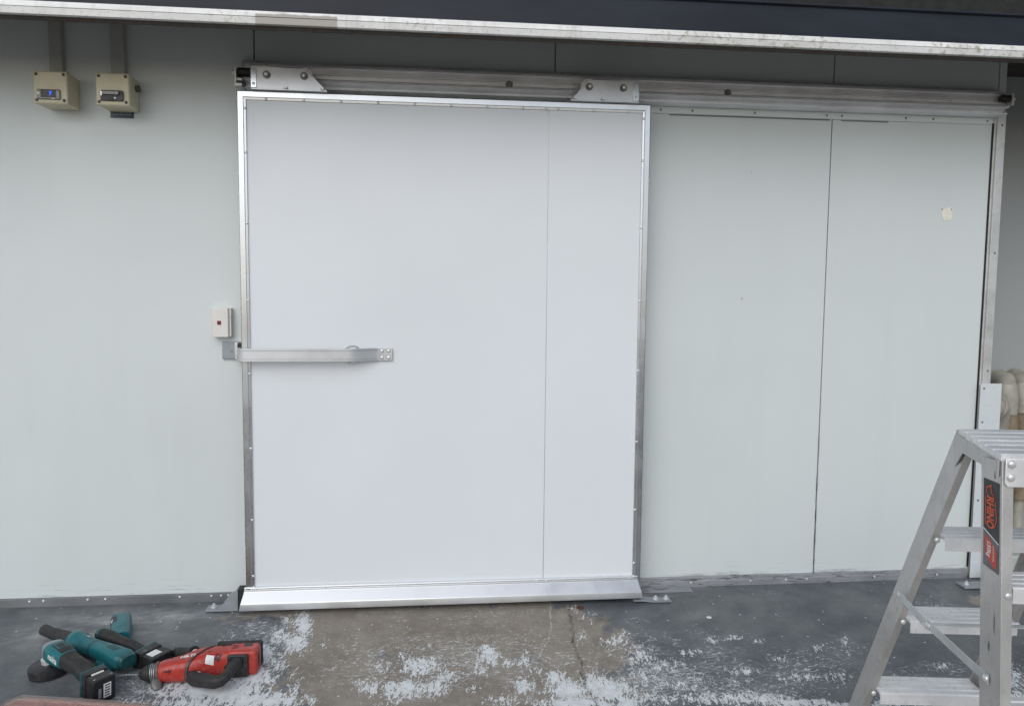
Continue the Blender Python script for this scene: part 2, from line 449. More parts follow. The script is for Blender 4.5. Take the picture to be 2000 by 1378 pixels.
WEAR['white'] = [
    (-0.578,-0.215,0.029,-0.002,0.011,-0.063,0.70), (-0.512,-0.243,0.033,-0.002,0.019,-0.117,1.10), (-0.592,-0.320,0.043,-0.003,0.013,-0.067,0.85), (-0.523,-0.379,0.051,-0.003,0.012,-0.072,1.00),
    (-0.625,-0.441,0.053,-0.004,0.016,-0.075,0.95), (-0.565,-0.511,0.041,-0.003,0.014,-0.072,0.80), (-0.659,-0.576,0.108,-0.008,0.017,-0.075,1.10), (-0.745,-0.650,0.175,-0.013,0.017,-0.065,1.25),
    (-0.592,-0.718,0.155,-0.011,0.011,-0.051,1.10), (-0.897,-0.654,0.104,-0.008,0.017,-0.052,0.75), (-0.809,-0.721,0.153,-0.011,0.010,-0.033,1.00), (-0.998,-0.702,0.085,-0.006,0.012,-0.034,0.50),
    (-0.476,-0.655,0.032,-0.002,0.020,-0.119,0.60), (-0.403,-0.732,0.017,-0.001,0.007,-0.045,0.70), (-0.163,-0.555,0.056,-0.004,0.003,-0.051,0.60), (-0.042,-0.564,0.084,-0.006,0.001,-0.071,0.85),
    (-0.218,-0.674,0.071,-0.005,0.004,-0.053,0.75), (-0.093,-0.698,0.089,-0.006,0.002,-0.064,0.95), (0.014,-0.691,0.054,-0.004,-0.000,-0.065,0.90), (-0.143,-0.759,0.069,-0.005,0.002,-0.039,0.60),
    (0.051,-0.633,0.044,-0.003,-0.001,-0.074,0.70), (0.216,-0.510,0.046,-0.003,-0.005,-0.067,0.95), (0.278,-0.571,0.034,-0.002,-0.004,-0.045,0.70), (0.181,-0.612,0.041,-0.003,-0.004,-0.056,0.60),
    (0.147,-0.715,0.025,-0.002,-0.002,-0.035,0.60), (0.347,-0.559,0.023,-0.002,-0.009,-0.072,0.80), (0.376,-0.626,0.056,-0.004,-0.007,-0.056,0.50), (0.328,-0.714,0.047,-0.003,-0.007,-0.059,0.85),
    (0.444,-0.677,0.048,-0.003,-0.009,-0.054,0.90), (0.477,-0.754,0.072,-0.005,-0.013,-0.074,1.10), (0.576,-0.717,0.047,-0.003,-0.015,-0.071,1.00), (0.620,-0.764,0.090,-0.007,-0.017,-0.074,1.10),
    (0.499,-0.826,0.157,-0.012,-0.006,-0.033,1.10), (0.676,-0.830,0.088,-0.006,-0.010,-0.038,0.90), (0.249,-0.788,0.070,-0.005,-0.003,-0.033,0.70), (0.600,-0.204,0.035,-0.002,-0.009,-0.050,0.50),
    (0.648,-0.269,0.030,-0.002,-0.015,-0.072,0.50), (0.591,-0.401,0.020,-0.001,-0.017,-0.088,0.65), (0.710,-0.464,0.056,-0.004,-0.012,-0.049,0.75), (0.754,-0.412,0.033,-0.002,-0.009,-0.037,0.60),
    (0.788,-0.819,0.107,-0.008,-0.010,-0.033,0.70), (0.933,-0.821,0.107,-0.008,-0.014,-0.039,0.80), (1.095,-0.833,0.162,-0.012,-0.014,-0.033,0.90), (0.882,-0.754,0.110,-0.008,-0.024,-0.073,0.50),
    (1.059,-0.736,0.112,-0.008,-0.016,-0.041,0.35), (1.282,-0.752,0.131,-0.009,-0.017,-0.035,0.35), (0.752,-0.684,0.075,-0.005,-0.025,-0.091,0.55), (1.261,-0.873,0.179,-0.013,-0.013,-0.027,0.90),
    (1.434,-0.897,0.161,-0.012,-0.012,-0.021,0.90), (1.623,-0.894,0.145,-0.011,-0.021,-0.032,0.80), (2.073,-0.809,0.095,-0.007,-0.115,-0.146,0.70), (2.051,-0.912,0.055,-0.004,-0.044,-0.054,0.90),
    (1.099,-0.473,0.033,-0.002,-0.012,-0.032,0.70), (1.188,-0.461,0.062,-0.004,-0.009,-0.022,0.65), (1.282,-0.485,0.029,-0.002,-0.011,-0.025,0.65), (0.988,-0.554,0.067,-0.005,-0.010,-0.030,0.60),
    (1.309,-0.610,0.047,-0.003,-0.011,-0.023,0.60), (1.501,-0.555,0.028,-0.002,-0.016,-0.031,0.65), (1.631,-0.509,0.021,-0.001,-0.026,-0.046,0.65), (1.139,-0.680,0.088,-0.006,-0.011,-0.028,0.65),
    (1.334,-0.725,0.087,-0.006,-0.013,-0.027,0.65), (0.787,-0.557,0.066,-0.005,-0.018,-0.067,0.70), (0.865,-0.628,0.084,-0.006,-0.016,-0.051,0.65), (1.485,-0.736,0.057,-0.004,-0.023,-0.042,0.60),
    (1.732,-0.785,0.076,-0.005,-0.027,-0.041,0.60), (1.909,-0.702,0.059,-0.004,-0.022,-0.031,0.55), (-0.290,-0.285,0.010,-0.001,0.002,-0.019,0.50), (-0.087,-0.299,0.012,-0.001,0.001,-0.019,0.50),
    (-0.110,-0.487,0.015,-0.001,0.001,-0.027,0.70), (-0.410,-0.387,0.016,-0.001,0.006,-0.043,0.55),
]
WEAR['scratch'] = [
    (0.816,-0.524,0.158,-0.011,-0.038,-0.136,0.80), (0.836,-0.720,0.222,-0.016,-0.046,-0.149,1.00), (1.107,-0.613,0.156,-0.011,-0.051,-0.130,0.70), (1.090,-0.798,0.274,-0.020,-0.047,-0.113,0.80),
    (1.311,-0.692,0.268,-0.019,-0.066,-0.139,0.75), (1.573,-0.577,0.121,-0.008,-0.074,-0.135,0.50), (1.865,-0.794,0.304,-0.022,-0.103,-0.147,0.70), (1.133,-0.438,0.186,-0.013,-0.028,-0.073,0.45),
    (2.167,-0.264,0.182,-0.012,-0.072,-0.105,0.50), (0.825,-0.341,0.126,-0.008,-0.031,-0.115,0.40), (-1.029,-0.615,0.140,-0.010,0.033,-0.090,0.90), (-0.991,-0.528,0.108,-0.008,0.033,-0.095,0.70),
    (-0.641,-0.317,0.178,-0.012,0.038,-0.186,0.80), (0.121,-0.214,0.638,-0.042,-0.004,-0.103,0.45), (0.109,-0.542,0.611,-0.043,-0.009,-0.231,0.75), (-1.453,-0.432,0.146,-0.010,0.049,-0.100,0.25),
    (-1.273,-0.598,0.156,-0.011,0.034,-0.075,0.25), (1.364,-0.297,0.328,-0.022,-0.035,-0.080,0.12), (-1.214,-0.165,0.243,-0.016,0.028,-0.076,0.50),
]
WEAR['dust'] = [
    (-1.365,-0.267,0.272,-0.019,0.023,-0.052,0.80), (-1.214,-0.165,0.182,-0.012,0.021,-0.058,0.95), (-1.065,-0.135,0.144,-0.010,0.014,-0.044,0.80), (-1.519,-0.334,0.151,-0.010,0.017,-0.036,0.40),
    (-1.005,-0.588,0.212,-0.015,0.032,-0.091,0.35), (1.055,-0.010,0.209,-0.017,-0.009,-0.030,0.80), (1.104,-0.279,0.052,-0.003,-0.011,-0.032,0.35), (0.938,-0.089,0.136,-0.011,-0.012,-0.044,0.50),
    (-0.301,-0.166,0.636,-0.042,0.003,-0.033,0.20), (-1.124,-0.455,0.111,-0.008,0.019,-0.050,0.35),
]
CRACK = [(0.6, -0.145), (0.571, -0.244), (0.564, -0.399), (0.546, -0.453), (0.557, -0.574), (0.542, -0.699), (0.552, -0.788), (0.557, -0.838)]
CRACK2 = [(0.506, -0.147), (0.471, -0.393), (0.423, -0.497), (0.371, -0.593)]
def ground():
    xs = np.concatenate([[-60, -30, -15, -8, -5, -3.5, -2.6], np.arange(-2.1, 2.75, 0.0105), [3.2, 4.5, 7, 12, 25, 60]])
    ys = np.concatenate([[-60, -30, -15, -9, -6, -4.5, -3.7, -3.4, -3, -2.5, -2.1, -1.8, -1.55], np.arange(-1.35, 0.02, 0.0105), [0.3, 0.8, 3, 20]])
    X, Y = np.meshgrid(xs, ys)
    zf = np.vectorize(gz)
    Z = np.repeat(zf(ys)[:, None], len(xs), 1)
    # gentle unevenness of the old slab
    Z = Z + 0.0025 * np.sin(X * 3.1 + 0.7 * np.sin(Y * 4)) * np.exp(-((Y + 0.8) / 0.6) ** 2)
    def field(lst, k=0.75):
        out = np.zeros_like(X)
        for cx, cy, ux, uy, vx, vy, s in lst:
            det = ux * vy - uy * vx
            dx, dy = X - cx, Y - cy
            p = (dx * vy - dy * vx) / det; q = (ux * dy - uy * dx) / det
            out = np.maximum(out, s * np.exp(-k * (p * p + q * q)))
        return out
    # wear goes on into the unseen yard, with bare concrete added for warm bounce light
    far = np.clip((-Y - 0.75) / 0.3, 0, 1) * 0.55
    A = {k: field(WEAR[k]) for k in WEAR}
    A['scratch'] = np.maximum(A['scratch'], 0.20 + 0.08 * np.sin(X * 5.3) * np.sin(Y * 7.1 + X))
    A['white'] = np.maximum(A['white'], np.where(far > 0.4, far * 0.45, far * 0.9))
    A['scratch'] = np.maximum(A['scratch'], far)
    A['concrete'] = np.maximum(A['concrete'], far * 1.45)
    for nm, line in (('crack', CRACK), ('crackb', CRACK2)):
        ly = np.array([p[1] for p in line])[::-1]; lx = np.array([p[0] for p in line])[::-1]
        d = X - np.interp(Y, ly, lx)
        d = np.where((Y > ly[-1] + 0.02) | (Y < ly[0] - (0.3 if nm == 'crack' else 0.0)), 1.0, d)
        A[nm] = d
    ny, nx = X.shape
    idx = np.arange(nx * ny).reshape(ny, nx)
    quads = np.stack([idx[:-1, :-1], idx[:-1, 1:], idx[1:, 1:], idx[1:, :-1]], -1).reshape(-1, 4)
    me = bpy.data.meshes.new('ground')
    co = np.stack([X, Y, Z], -1).reshape(-1, 3)
    me.vertices.add(len(co)); me.vertices.foreach_set('co', co.ravel())
    me.loops.add(quads.size); me.loops.foreach_set('vertex_index', quads.ravel().astype(np.int32))
    me.polygons.add(len(quads)); me.polygons.foreach_set('loop_start', np.arange(0, quads.size, 4, dtype=np.int32))
    me.update(calc_edges=True); me.validate()
    for p in me.polygons: p.use_smooth = True
    for k, a in A.items():
        at = me.attributes.new(k, 'FLOAT', 'POINT'); at.data.foreach_set('value', a.ravel().astype(np.float32))
    g = G('worn_painted_concrete')
    fine = g.noise(190, 5, 0.65)
    mid = g.noise(30, 6, 0.65)
    # slate paint
    slate = g.mix(g.step(g.noise(4.6, 6, 0.68), 0.3, 0.7), (0.078, 0.088, 0.098), (0.148, 0.158, 0.166))
    slate = g.mix(g.mul(g.step(fine, 0.5, 0.75), 0.25), slate, (0.24, 0.25, 0.255))
    # bare concrete
    conc = g.mix(g.step(g.noise(4.5, 6, 0.65), 0.3, 0.7), (0.188, 0.163, 0.133), (0.285, 0.253, 0.212))
    conc = g.mix(g.mul(g.step(mid, 0.42, 0.72), 0.40), conc, (0.33, 0.31, 0.28))
    conc = g.mix(g.mul(g.step(g.noise(1, 4, 0.7, g.tpos((0.018, 0.11, 1), -0.06)), 0.55, 0.75), 0.35), conc, (0.12, 0.11, 0.10))
    conc = g.mix(g.mul(g.step(g.noise(1, 3, 0.65, g.tpos((0.0045, 0.045, 1), 0.12), 1.2), 0.62, 0.70), 0.55), conc, (0.46, 0.44, 0.40))
    conc = g.mix(g.mul(g.step(g.noise(2.1, 5, 0.7), 0.52, 0.72), 0.45), conc, (0.115, 0.102, 0.088))
    grain = g.step(g.noise(330, 4, 0.7), 0.3, 0.7, 0.82, 1.16)
    comb = g.n('ShaderNodeCombineColor'); 
    for i in range(3): g.t.links.new(grain, comb.inputs[i])
    cm = g.step(g.add(g.attr('concrete'), g.mul(g.add(g.noise(16, 7, 0.72), -0.5), 1.5)), 0.36, 0.52)
    col = g.mix(cm, slate, conc)
    # dust lying on the paint
    dm = g.mul(g.attr('dust'), g.step(g.noise(11, 6, 0.7, g.tpos((1.6, 0.7, 1), 0.25)), 0.30, 0.72))
    col = g.mix(g.mul(dm, 0.9), col, (0.50, 0.50, 0.49))
    # scratches: thin streaks in several directions
    scr = None
    for a, lo in ((0.12, 0.645), (-0.45, 0.66), (0.85, 0.675), (-1.05, 0.68)):
        t = g.noise(1.0, 2, 0.6, g.tpos((0.055, 0.0070, 1), a, (a * 3, 1, 0)), 1.4)
        t = g.step(g.add(t, g.mul(g.add(g.attr('scratch'), -0.5), 0.15)), lo, lo + 0.035)
        scr = t if scr is None else g.math('MAXIMUM', scr, t)
    scr = g.mul(scr, g.step(g.mul(g.attr('scratch'), g.step(g.noise(8.5, 4, 0.65), 0.32, 0.62, 0.25, 1.3)), 0.10, 0.45))
    # crumbly white specks
    crumb = g.step(g.add(g.noise(1.0, 4, 0.75, g.tpos((0.022, 0.013, 1), 0.25), 0.8), g.mul(g.attr('scratch'), 0.10)), 0.635, 0.675)
    crumb = g.mul(crumb, g.step(g.mul(g.attr('scratch'), g.step(g.noise(9, 3), 0.35, 0.6)), 0.15, 0.5))
    # flaking white paint
    nf = g.noise(1.0, 5, 0.72, g.tpos((0.018, 0.050, 1), -0.14), 0.5)
    ng = g.noise(1.0, 4, 0.62, g.tpos((0.0065, 0.016, 1), -0.2), 0.8)
    wf = g.add(g.add(g.attr('white'), g.mul(g.add(nf, -0.5), 2.3)), g.mul(g.add(ng, -0.5), 2.2))
    wm = g.mul(g.step(wf, 0.60, 0.66), g.step(g.attr('white'), 0.12, 0.3))
    wm = g.math('MAXIMUM', wm, g.math('MAXIMUM', g.mul(scr, 0.62), g.mul(crumb, 0.85)))
    # loose chips
    v = g.voronoi(38, g.pos((1, 1.2, 0)))
    sep = g.t.nodes.new('ShaderNodeSeparateColor'); g.t.links.new(v.outputs['Color'], sep.inputs[0])
    chip = g.mul(g.math('LESS_THAN', g.add(v.outputs['Distance'], g.mul(g.noise(140, 3), 0.25)), 0.27), g.math('GREATER_THAN', sep.outputs[0], 0.905))
    wm = g.math('MAXIMUM', wm, g.mul(chip, 0.9))
    whitec = g.mix(g.step(mid, 0.35, 0.7), (0.70, 0.73, 0.75), (0.56, 0.58, 0.58))
    # cracks
    wob = g.add(g.mul(g.add(g.noise(16, 4, 0.7), -0.5), 0.055), g.mul(g.add(g.noise(70, 3, 0.7), -0.5), 0.022))
    wid = g.step(g.noise(14, 3), 0.35, 0.75, 0.0003, 0.0026)
    ck = g.math('ABSOLUTE', g.add(g.attr('crack'), wob))
    cmask = g.math('LESS_THAN', ck, wid)
    cstain = g.mul(g.step(ck, 0.016, 0.0), 0.30)
    ck2 = g.math('ABSOLUTE', g.add(g.attr('crackb'), g.mul(wob, 0.5)))
    cmask2 = g.mul(g.step(ck2, 0.004, 0.0015), g.step(g.noise(20, 3), 0.42, 0.55))
    col = g.mix(wm, col, whitec)
    col = g.mix(cstain, col, (0.10, 0.09, 0.075))
    col = g.mix(g.mul(cmask2, 0.5), col, (0.62, 0.60, 0.56))
    col = g.mix(cmask, col, (0.012, 0.011, 0.010))
    col = g.mix(1.0, col, comb.outputs[0], 'MULTIPLY')
    h = g.add(g.noise(95, 3, 0.75), g.mul(g.step(wf, 0.56, 0.68), 0.8))
    g.bump(h, 0.35, 0.003)
    rough = g.math('MULTIPLY_ADD', g.math('MAXIMUM', cm, wm), 0.30, g.step(g.noise(12, 5), 0.3, 0.7, 0.34, 0.55))
    g.set(Base_Color=col, Roughness=rough, Specular_IOR_Level=0.4)
    me.materials.append(g.m)
    o = bpy.data.objects.new('ground', me); COL.objects.link(o)
    o['kind'] = 'structure'
    return o
ground()

# ================================================================== BUILDING
# insulated panel wall: each panel a part with a real 4 mm joint
wall = thing('panel_wall', (0.4, 0.05, 0), 'pale grey-green insulated panel wall the white door slides along', 'wall')
seams = [-4.42, -3.19, -1.955, -0.718, 0.519, 1.760, 2.541, 2.580]
for a, b in zip(seams[:-1], seams[1:]):
    obj('panel', MB().box(a + 0.0022, b - 0.0022, 0.0, 0.10, 0.0, 2.433), M['wall'], wall, 0.0015)
obj('joint_backing', MB().box(-4.42, 2.575, 0.012, 0.098, 0.002, 2.43), M['dark'], wall)

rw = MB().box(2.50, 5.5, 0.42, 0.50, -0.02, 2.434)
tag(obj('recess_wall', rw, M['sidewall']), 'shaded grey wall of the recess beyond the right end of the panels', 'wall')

# canopy: navy fascia with white double edging, roof behind it
M['roof'] = plastic('dark_roof_and_lip_shade', (0.050, 0.043, 0.036), 0.8)
can = thing('canopy', (0.4, -0.3, 2.24), 'dark navy canopy fascia with a weathered white edging strip along its bottom', 'canopy')
CY, CZ = 0.20, 0.0640
def cprism(poly): return xprism([(a + CY, b + CZ) for a, b in poly], -5.5, 5.5)
def xprism(poly, x0, x1): return MB().prism(poly, (x1 - x0, 0, 0), lambda a, b: (x0, a, b))
obj('fascia', cprism([(-0.700, 2.205), (-0.700, 2.219), (-0.692, 2.222), (-0.692, 2.318), (-0.703, 2.323), (-0.703, 2.330), (-0.60, 2.330), (-0.60, 2.205)]), M['navy'], can, 0.001)
obj('edging_strip', cprism([(-0.6985, 2.2125), (-0.7105, 2.2090), (-0.713, 2.1905), (-0.707, 2.1900), (-0.707, 2.1885), (-0.7135, 2.1880), (-0.7145, 2.1660), (-0.706, 2.1640), (-0.6990, 2.1640), (-0.6990, 2.2045), (-0.6985, 2.2045)]), M['edging'], can)
obj('drip_lip', cprism([(-0.6980, 2.1600), (-0.694, 2.1535), (-0.688, 2.1520), (-0.683, 2.1550), (-0.683, 2.2040), (-0.6980, 2.2040)]), M['roof'], can)  # the shadow on this lip is put into its dark brown colour
obj('roof_sheet', MB().box(-5.5, 5.5, -0.398, 0.60, 2.436, 2.47), M['roof'], can)
obj('gap_shade_box', MB().box(-5.5, 5.5, -0.44, -0.40, 2.3946, 2.80), M['dark'], can)  # near-black box: the shade of the gap above the fascia as a colour

# base trims
def screws_along(parent, pts, mesh=SCREW, name='screw', rot=(0, 0, 0)):
    for p in pts: small(name, mesh, p, parent, rot)
bl = thing('base_trim', (-1.8, -0.01, 0), 'clean grey aluminium base trim along the wall left of the door', 'trim')
obj('trim', xprism([(-0.014, -0.002), (-0.013, 0.0335), (-0.0005, 0.0345), (-0.0005, -0.002)], -4.4, -0.80), M['alu_base'], bl, 0.0008)
screws_along(bl, [(x, -0.0135, 0.024) for x in (-1.66, -1.605, -1.43, -1.36, -1.06, -0.93, -0.89, -0.86)])
br = thing('base_trim', (1.7, -0.01, 0), 'battered dirty aluminium base trim along the wall right of the door', 'trim')
obj('trim', xprism([(-0.018, -0.004), (-0.0175, 0.024), (-0.0125, 0.027), (-0.0115, 0.041), (-0.0005, 0.042), (-0.0005, -0.004)], 0.86, 2.512), M['alu_black'], br, 0.0008)
obj('floor_flashing', xprism([(-0.075, -0.003), (-0.075, 0.001), (-0.0185, 0.007), (-0.0185, -0.003)], 0.86, 1.16), M['alu_black'], br)
screws_along(br, [(x, -0.018, 0.019) for x in (1.17, 1.45, 1.62, 1.72, 2.05, 2.36)])

# frame of the bay the door slides over: head strip and upright
fr = thing('bay_frame', (2.55, -0.01, 0), 'grey aluminium upright and head strip framing the right-hand wall bay', 'frame')
obj('head_strip', xprism([(-0.007, 2.094), (-0.007, 2.123), (-0.0005, 2.123), (-0.0005, 2.094)], -0.70, 2.512), M['wall'], fr, 0.0008)
obj('smudge_gasket', xprism([(-0.0045, 2.0885), (-0.0045, 2.0935), (-0.0005, 2.0935), (-0.0005, 2.0885)], 1.02, 1.745), M['boltdark'], fr)
obj('smudge_gasket', xprism([(-0.0045, 2.0885), (-0.0045, 2.0915), (-0.0005, 2.0915), (-0.0005, 2.0885)], 1.80, 2.02), M['boltdark'], fr)
obj('upright', MB().prism([(2.532, -0.018), (2.572, -0.018), (2.572, -0.0005), (2.526, -0.0005), (2.526, -0.006), (2.532, -0.006)], (0, 0, 2.150), lambda a, b: (a, b, 0.002)), M['alu_dull'], fr, 0.001)
obj('seal', MB().box(2.5185, 2.5255, -0.004, -0.0005, 0.05, 2.10), M['rubber'], fr)
screws_along(fr, [(x, -0.007, 2.109) for x in (0.98, 1.12, 1.40, 1.73, 1.80, 2.10, 2.23, 2.49)], SCREWDARK)
screws_along(fr, [(2.555, -0.018, z) for z in (2.09, 1.52, 0.98)], SCREWDARK)

# track
tr = thing('door_track', (0.9, -0.04, 2.1), 'long grooved aluminium sliding track bolted across the wall above the door', 'track')
obj('top_strip', xprism([(-0.024, 2.226), (-0.024, 2.244), (-0.0005, 2.244), (-0.0005, 2.226)], -0.762, 2.528), M['alu_dull'], tr, 0.001)
prof = [(-0.0005, 2.2255), (-0.060, 2.2255), (-0.062, 2.214), (-0.052, 2.212), (-0.052, 2.196), (-0.058, 2.194), (-0.058, 2.189), (-0.050, 2.1875), (-0.050, 2.1840), (-0.060, 2.183),
        (-0.060, 2.170), (-0.048, 2.168), (-0.048, 2.164), (-0.084, 2.160), (-0.086, 2.152), (-0.056, 2.149), (-0.046, 2.140), (-0.048, 2.133), (-0.078, 2.128), (-0.076, 2.1245), (-0.0005, 2.1235)]
obj('rail', xprism(prof, -0.742, 2.532), M['track'], tr, 0.0007)
for x in (0.318, 1.255): small('bolt', BOLT, (x, -0.060, 2.176), tr)
screws_along(tr, [(x, -0.024, 2.235) for x in (-0.70, 0.545, 1.78)], SCREWDARK)
screws_along(tr, [(x, -0.0755, 2.1265) for x in (-0.28, 0.55, 1.70)])
small('screw', RIVET, (2.27, -0.060, 2.176), tr)
es = obj('end_stop', MB().box(-0.772, -0.743, -0.11, -0.005, 2.120, 2.132).box(-0.772, -0.764, -0.11, -0.005, 2.1322, 2.190).box(-0.7638, -0.743, -0.105, -0.02, 2.142, 2.153), M['alu_dull'], tr, 0.001)
obj('rubber_buffer', MB().cyl((-0.763, -0.085, 2.180), (-0.702, -0.085, 2.180), 0.017, 20), M['rubber'], es, 0.003)
obj('nut', MB().cyl((-0.784, -0.085, 2.180), (-0.7725, -0.085, 2.180), 0.012, 6), M['bolt'], es)
es = obj('end_stop', MB().box(2.534, 2.542, -0.098, -0.0185, 2.160, 2.212), M['alu_dull'], tr, 0.001)
obj('rubber_buffer', MB().cyl((2.490, -0.080, 2.190), (2.534, -0.080, 2.190), 0.015, 20), M['rubber'], es, 0.003)
obj('nut', MB().cyl((2.544, -0.080, 2.190), (2.556, -0.080, 2.190), 0.009, 6), M['bolt'], es)

# ================================================================== SLIDING DOOR
DX0, DX1, DZ0, DZ1, DY = -0.757, 0.899, 0.088, 2.096, -0.127
door = thing('sliding_door', (0.07, -0.12, 0.02), 'large new white sliding cool-room door in a bright aluminium frame', 'door')
SX = 0.4765
obj('door_skin', MB().box(DX0 + 0.012, SX - 0.0013, DY, -0.085, DZ0 + 0.006, DZ1 - 0.012), M['door'], door, 0.0008)
obj('door_skin', MB().box(SX + 0.0013, DX1 - 0.012, DY, -0.085, DZ0 + 0.006, DZ1 - 0.012), M['door'], door, 0.0008)
obj('door_core', MB().box(DX0 + 0.008, DX1 - 0.008, DY + 0.003, -0.083, DZ0 + 0.004, DZ1 - 0.008), M['alu_dull'], door)
# mitred edge trims: profile (distance from the outer edge, y)
TP = [(0.0, -0.083), (0.0, -0.1365), (0.003, -0.1385), (0.0225, -0.1378), (0.0245, -0.1345), (0.0325, -0.1335), (0.0335, -0.1272), (0.0305, -0.1268), (0.004, -0.1268), (0.004, -0.083)]
def edge_trim(p0, p1, inward, m0, m1):
    p0, p1, inn = Vector(p0), Vector(p1), Vector(inward); d = (p1 - p0).normalized(); n = len(TP)
    a = [p0 + inn * u + d * (u * m0) + Vector((0, y, 0)) for u, y in TP]
    b = [p1 + inn * u - d * (u * m1) + Vector((0, y, 0)) for u, y in TP]
    return MB().raw([*a, *b], [tuple(range(n)), tuple(range(n, 2 * n))[::-1]] + [(i, n + i, n + (i + 1) % n, (i + 1) % n) for i in range(n)])
et = []
et.append(obj('edge_trim', edge_trim((DX0, 0, DZ0), (DX0, 0, DZ1), (1, 0, 0), 0, 1), M['alu'], door))
et.append(obj('edge_trim', edge_trim((DX1, 0, DZ0), (DX1, 0, DZ1), (-1, 0, 0), 0, 1), M['alu'], door))
et.append(obj('edge_trim', edge_trim((DX0, 0, DZ1), (DX1, 0, DZ1), (0, 0, -1), 1, 1), M['alu'], door))
for k in range(12):
    if k == 0: continue
    x = DX0 + 0.145 * k - 0.035
    if x < DX1 - 0.04: small('screw', SCREW, (x, -0.1333, DZ1 - 0.0285), et[2])
small('screw', SCREW, (SX - 0.012, -0.1333, DZ1 - 0.0285), et[2])
for i, x in ((0, DX0 + 0.0285), (1, DX1 - 0.0285)):
    for z in (0.15, 0.385, 0.68, 0.985, 1.28, 1.585, 1.86, 2.03): small('screw', SCREW, (x, -0.1333, z + (0.01 if i else 0)), et[i])
# kick plate along the bottom, slightly wider than the door
kx0, kx1 = -0.7775, 0.9015
kp = [(-0.1285, 0.104), (-0.1415, 0.104), (-0.1425, 0.100), (-0.1375, 0.099), (-0.1375, 0.093), (-0.1425, 0.092), (-0.1425, 0.0875), (-0.178, 0.050), (-0.179, 0.046), (-0.179, 0.0215), (-0.1285, 0.0215)]
n = len(kp)
def kend(x, s): return [(x + s * max(0, (0.0875 - z)) * 0.22, y, z) for y, z in kp]
kick = obj('kick_plate', MB().raw([*kend(kx0 + 0.014, -1), *kend(kx1 - 0.014, 1)], [tuple(range(n)), tuple(range(n, 2 * n))[::-1]] + [(i, n + i, n + (i + 1) % n, (i + 1) % n) for i in range(n)]), M['kick'], door, 0.0006)
for k, x in enumerate((-0.735, -0.72, -0.44, -0.145, 0.15, 0.45, 0.49, 0.855)): small('screw', SCREW, (x, -0.1375, 0.0958), kick)
obj('bottom_seal', MB().box(DX0 + 0.02, DX1 - 0.02, -0.125, -0.09, 0.012, 0.09), M['rubber'], door)
# hangers with rollers
def hanger(poly, bar, bolts, feet):
    h = obj('hanger_plate', MB().prism(poly, (0, 0.006, 0), lambda a, b: (a, -0.160, b)).box(min(p[0] for p in poly), max(p[0] for p in poly), -0.1605, -0.10, 2.0965, 2.1015), M['plate'], door, 0.0008)
    obj('end_bar', MB().box(bar[0], bar[1], -0.1635, -0.1605, 2.103, 2.178), M['alu'], h, 0.001)
    for z in (2.118, 2.166): small('screw', SCREW, ((bar[0] + bar[1]) / 2, -0.1635, z), h)
    for x, z in bolts:
        small('bolt', BOLT, (x, -0.160, z), h)
        small('bolt_end', RIVET, (x, -0.176, z), h)
        obj('roller', MB().cyl((x, -0.150, z + 0.004), (x, -0.100, z + 0.004), 0.033, 28), M['alu_dull'], h, 0.002)
    for x in feet: obj('foot_nut', MB().cyl((x, -0.166, 2.1020), (x, -0.166, 2.1085), 0.0075, 6), M['bolt'], h)
hanger([(-0.698, 2.097), (-0.698, 2.186), (-0.490, 2.181), (-0.408, 2.0995), (-0.408, 2.097)], (-0.6975, -0.676), [(-0.637, 2.153), (-0.495, 2.153)], (-0.565, -0.425))
hanger([(0.560, 2.097), (0.560, 2.0995), (0.634, 2.182), (0.841, 2.182), (0.841, 2.097)], (0.818, 0.8405), [(0.634, 2.153), (0.775, 2.153)], (0.575, 0.69))
# pull handle: bent flat bar with two raised beads, wrapped round the edge
def strap(path, z0, z1, t, name, mat, parent, bev=0.0008):
    P = [Vector((x, y, 0)) for x, y in path]; A, B = [], []
    for i, p in enumerate(P):
        d = (P[min(i + 1, len(P) - 1)] - P[max(i - 1, 0)]).normalized(); nn = Vector((-d.y, d.x, 0))
        A.append(p - nn * t / 2); B.append(p + nn * t / 2)
    m = len(P); v = []
    for z in (z0, z1): v += [(q.x, q.y, z) for q in A] + [(q.x, q.y, z) for q in B]
    f = []
    for i in range(m - 1):
        f += [(i, i + 1, 2 * m + i + 1, 2 * m + i), (m + i, 3 * m + i, 3 * m + i + 1, m + i + 1), (i, m + i, m + i + 1, i + 1), (2 * m + i, 2 * m + i + 1, 3 * m + i + 1, 3 * m + i)]
    f += [(0, 2 * m, 3 * m, m), (m - 1, 2 * m - 1, 4 * m - 1, 3 * m - 1)]
    return obj(name, MB().raw(v, f), mat, parent, bev)
hp = [(-0.766, -0.075), (-0.767, -0.140), (-0.765, -0.157), (-0.758, -0.168), (-0.747, -0.174), (-0.735, -0.175)] + [(-0.735 + 0.05 * k, -0.175) for k in range(1, 9)] + [(-0.315, -0.173), (-0.295, -0.167), (-0.272, -0.157), (-0.250, -0.147), (-0.232, -0.140), (-0.215, -0.1358), (-0.19, -0.1350), (-0.160, -0.1350)]
hd = strap(hp, 1.039, 1.090, 0.006, 'handle_bar', M['handle'], door)
hq = [(-0.7705, -0.140), (-0.768, -0.159), (-0.760, -0.171), (-0.748, -0.1775), (-0.735, -0.1785)] + [(-0.735 + 0.05 * k, -0.1785) for k in range(1, 9)] + [(-0.315, -0.1765), (-0.297, -0.171), (-0.273, -0.161), (-0.251, -0.151), (-0.234, -0.144), (-0.218, -0.1395)]
for za, zb in ((1.0835, 1.0902), (1.0765, 1.0790), (1.0388, 1.0455)): strap(hq, za, zb, 0.0035, 'bead', M['handle'], hd, 0.0)
hg = [(a, b + 0.0012) for a, b in hq[3:]]
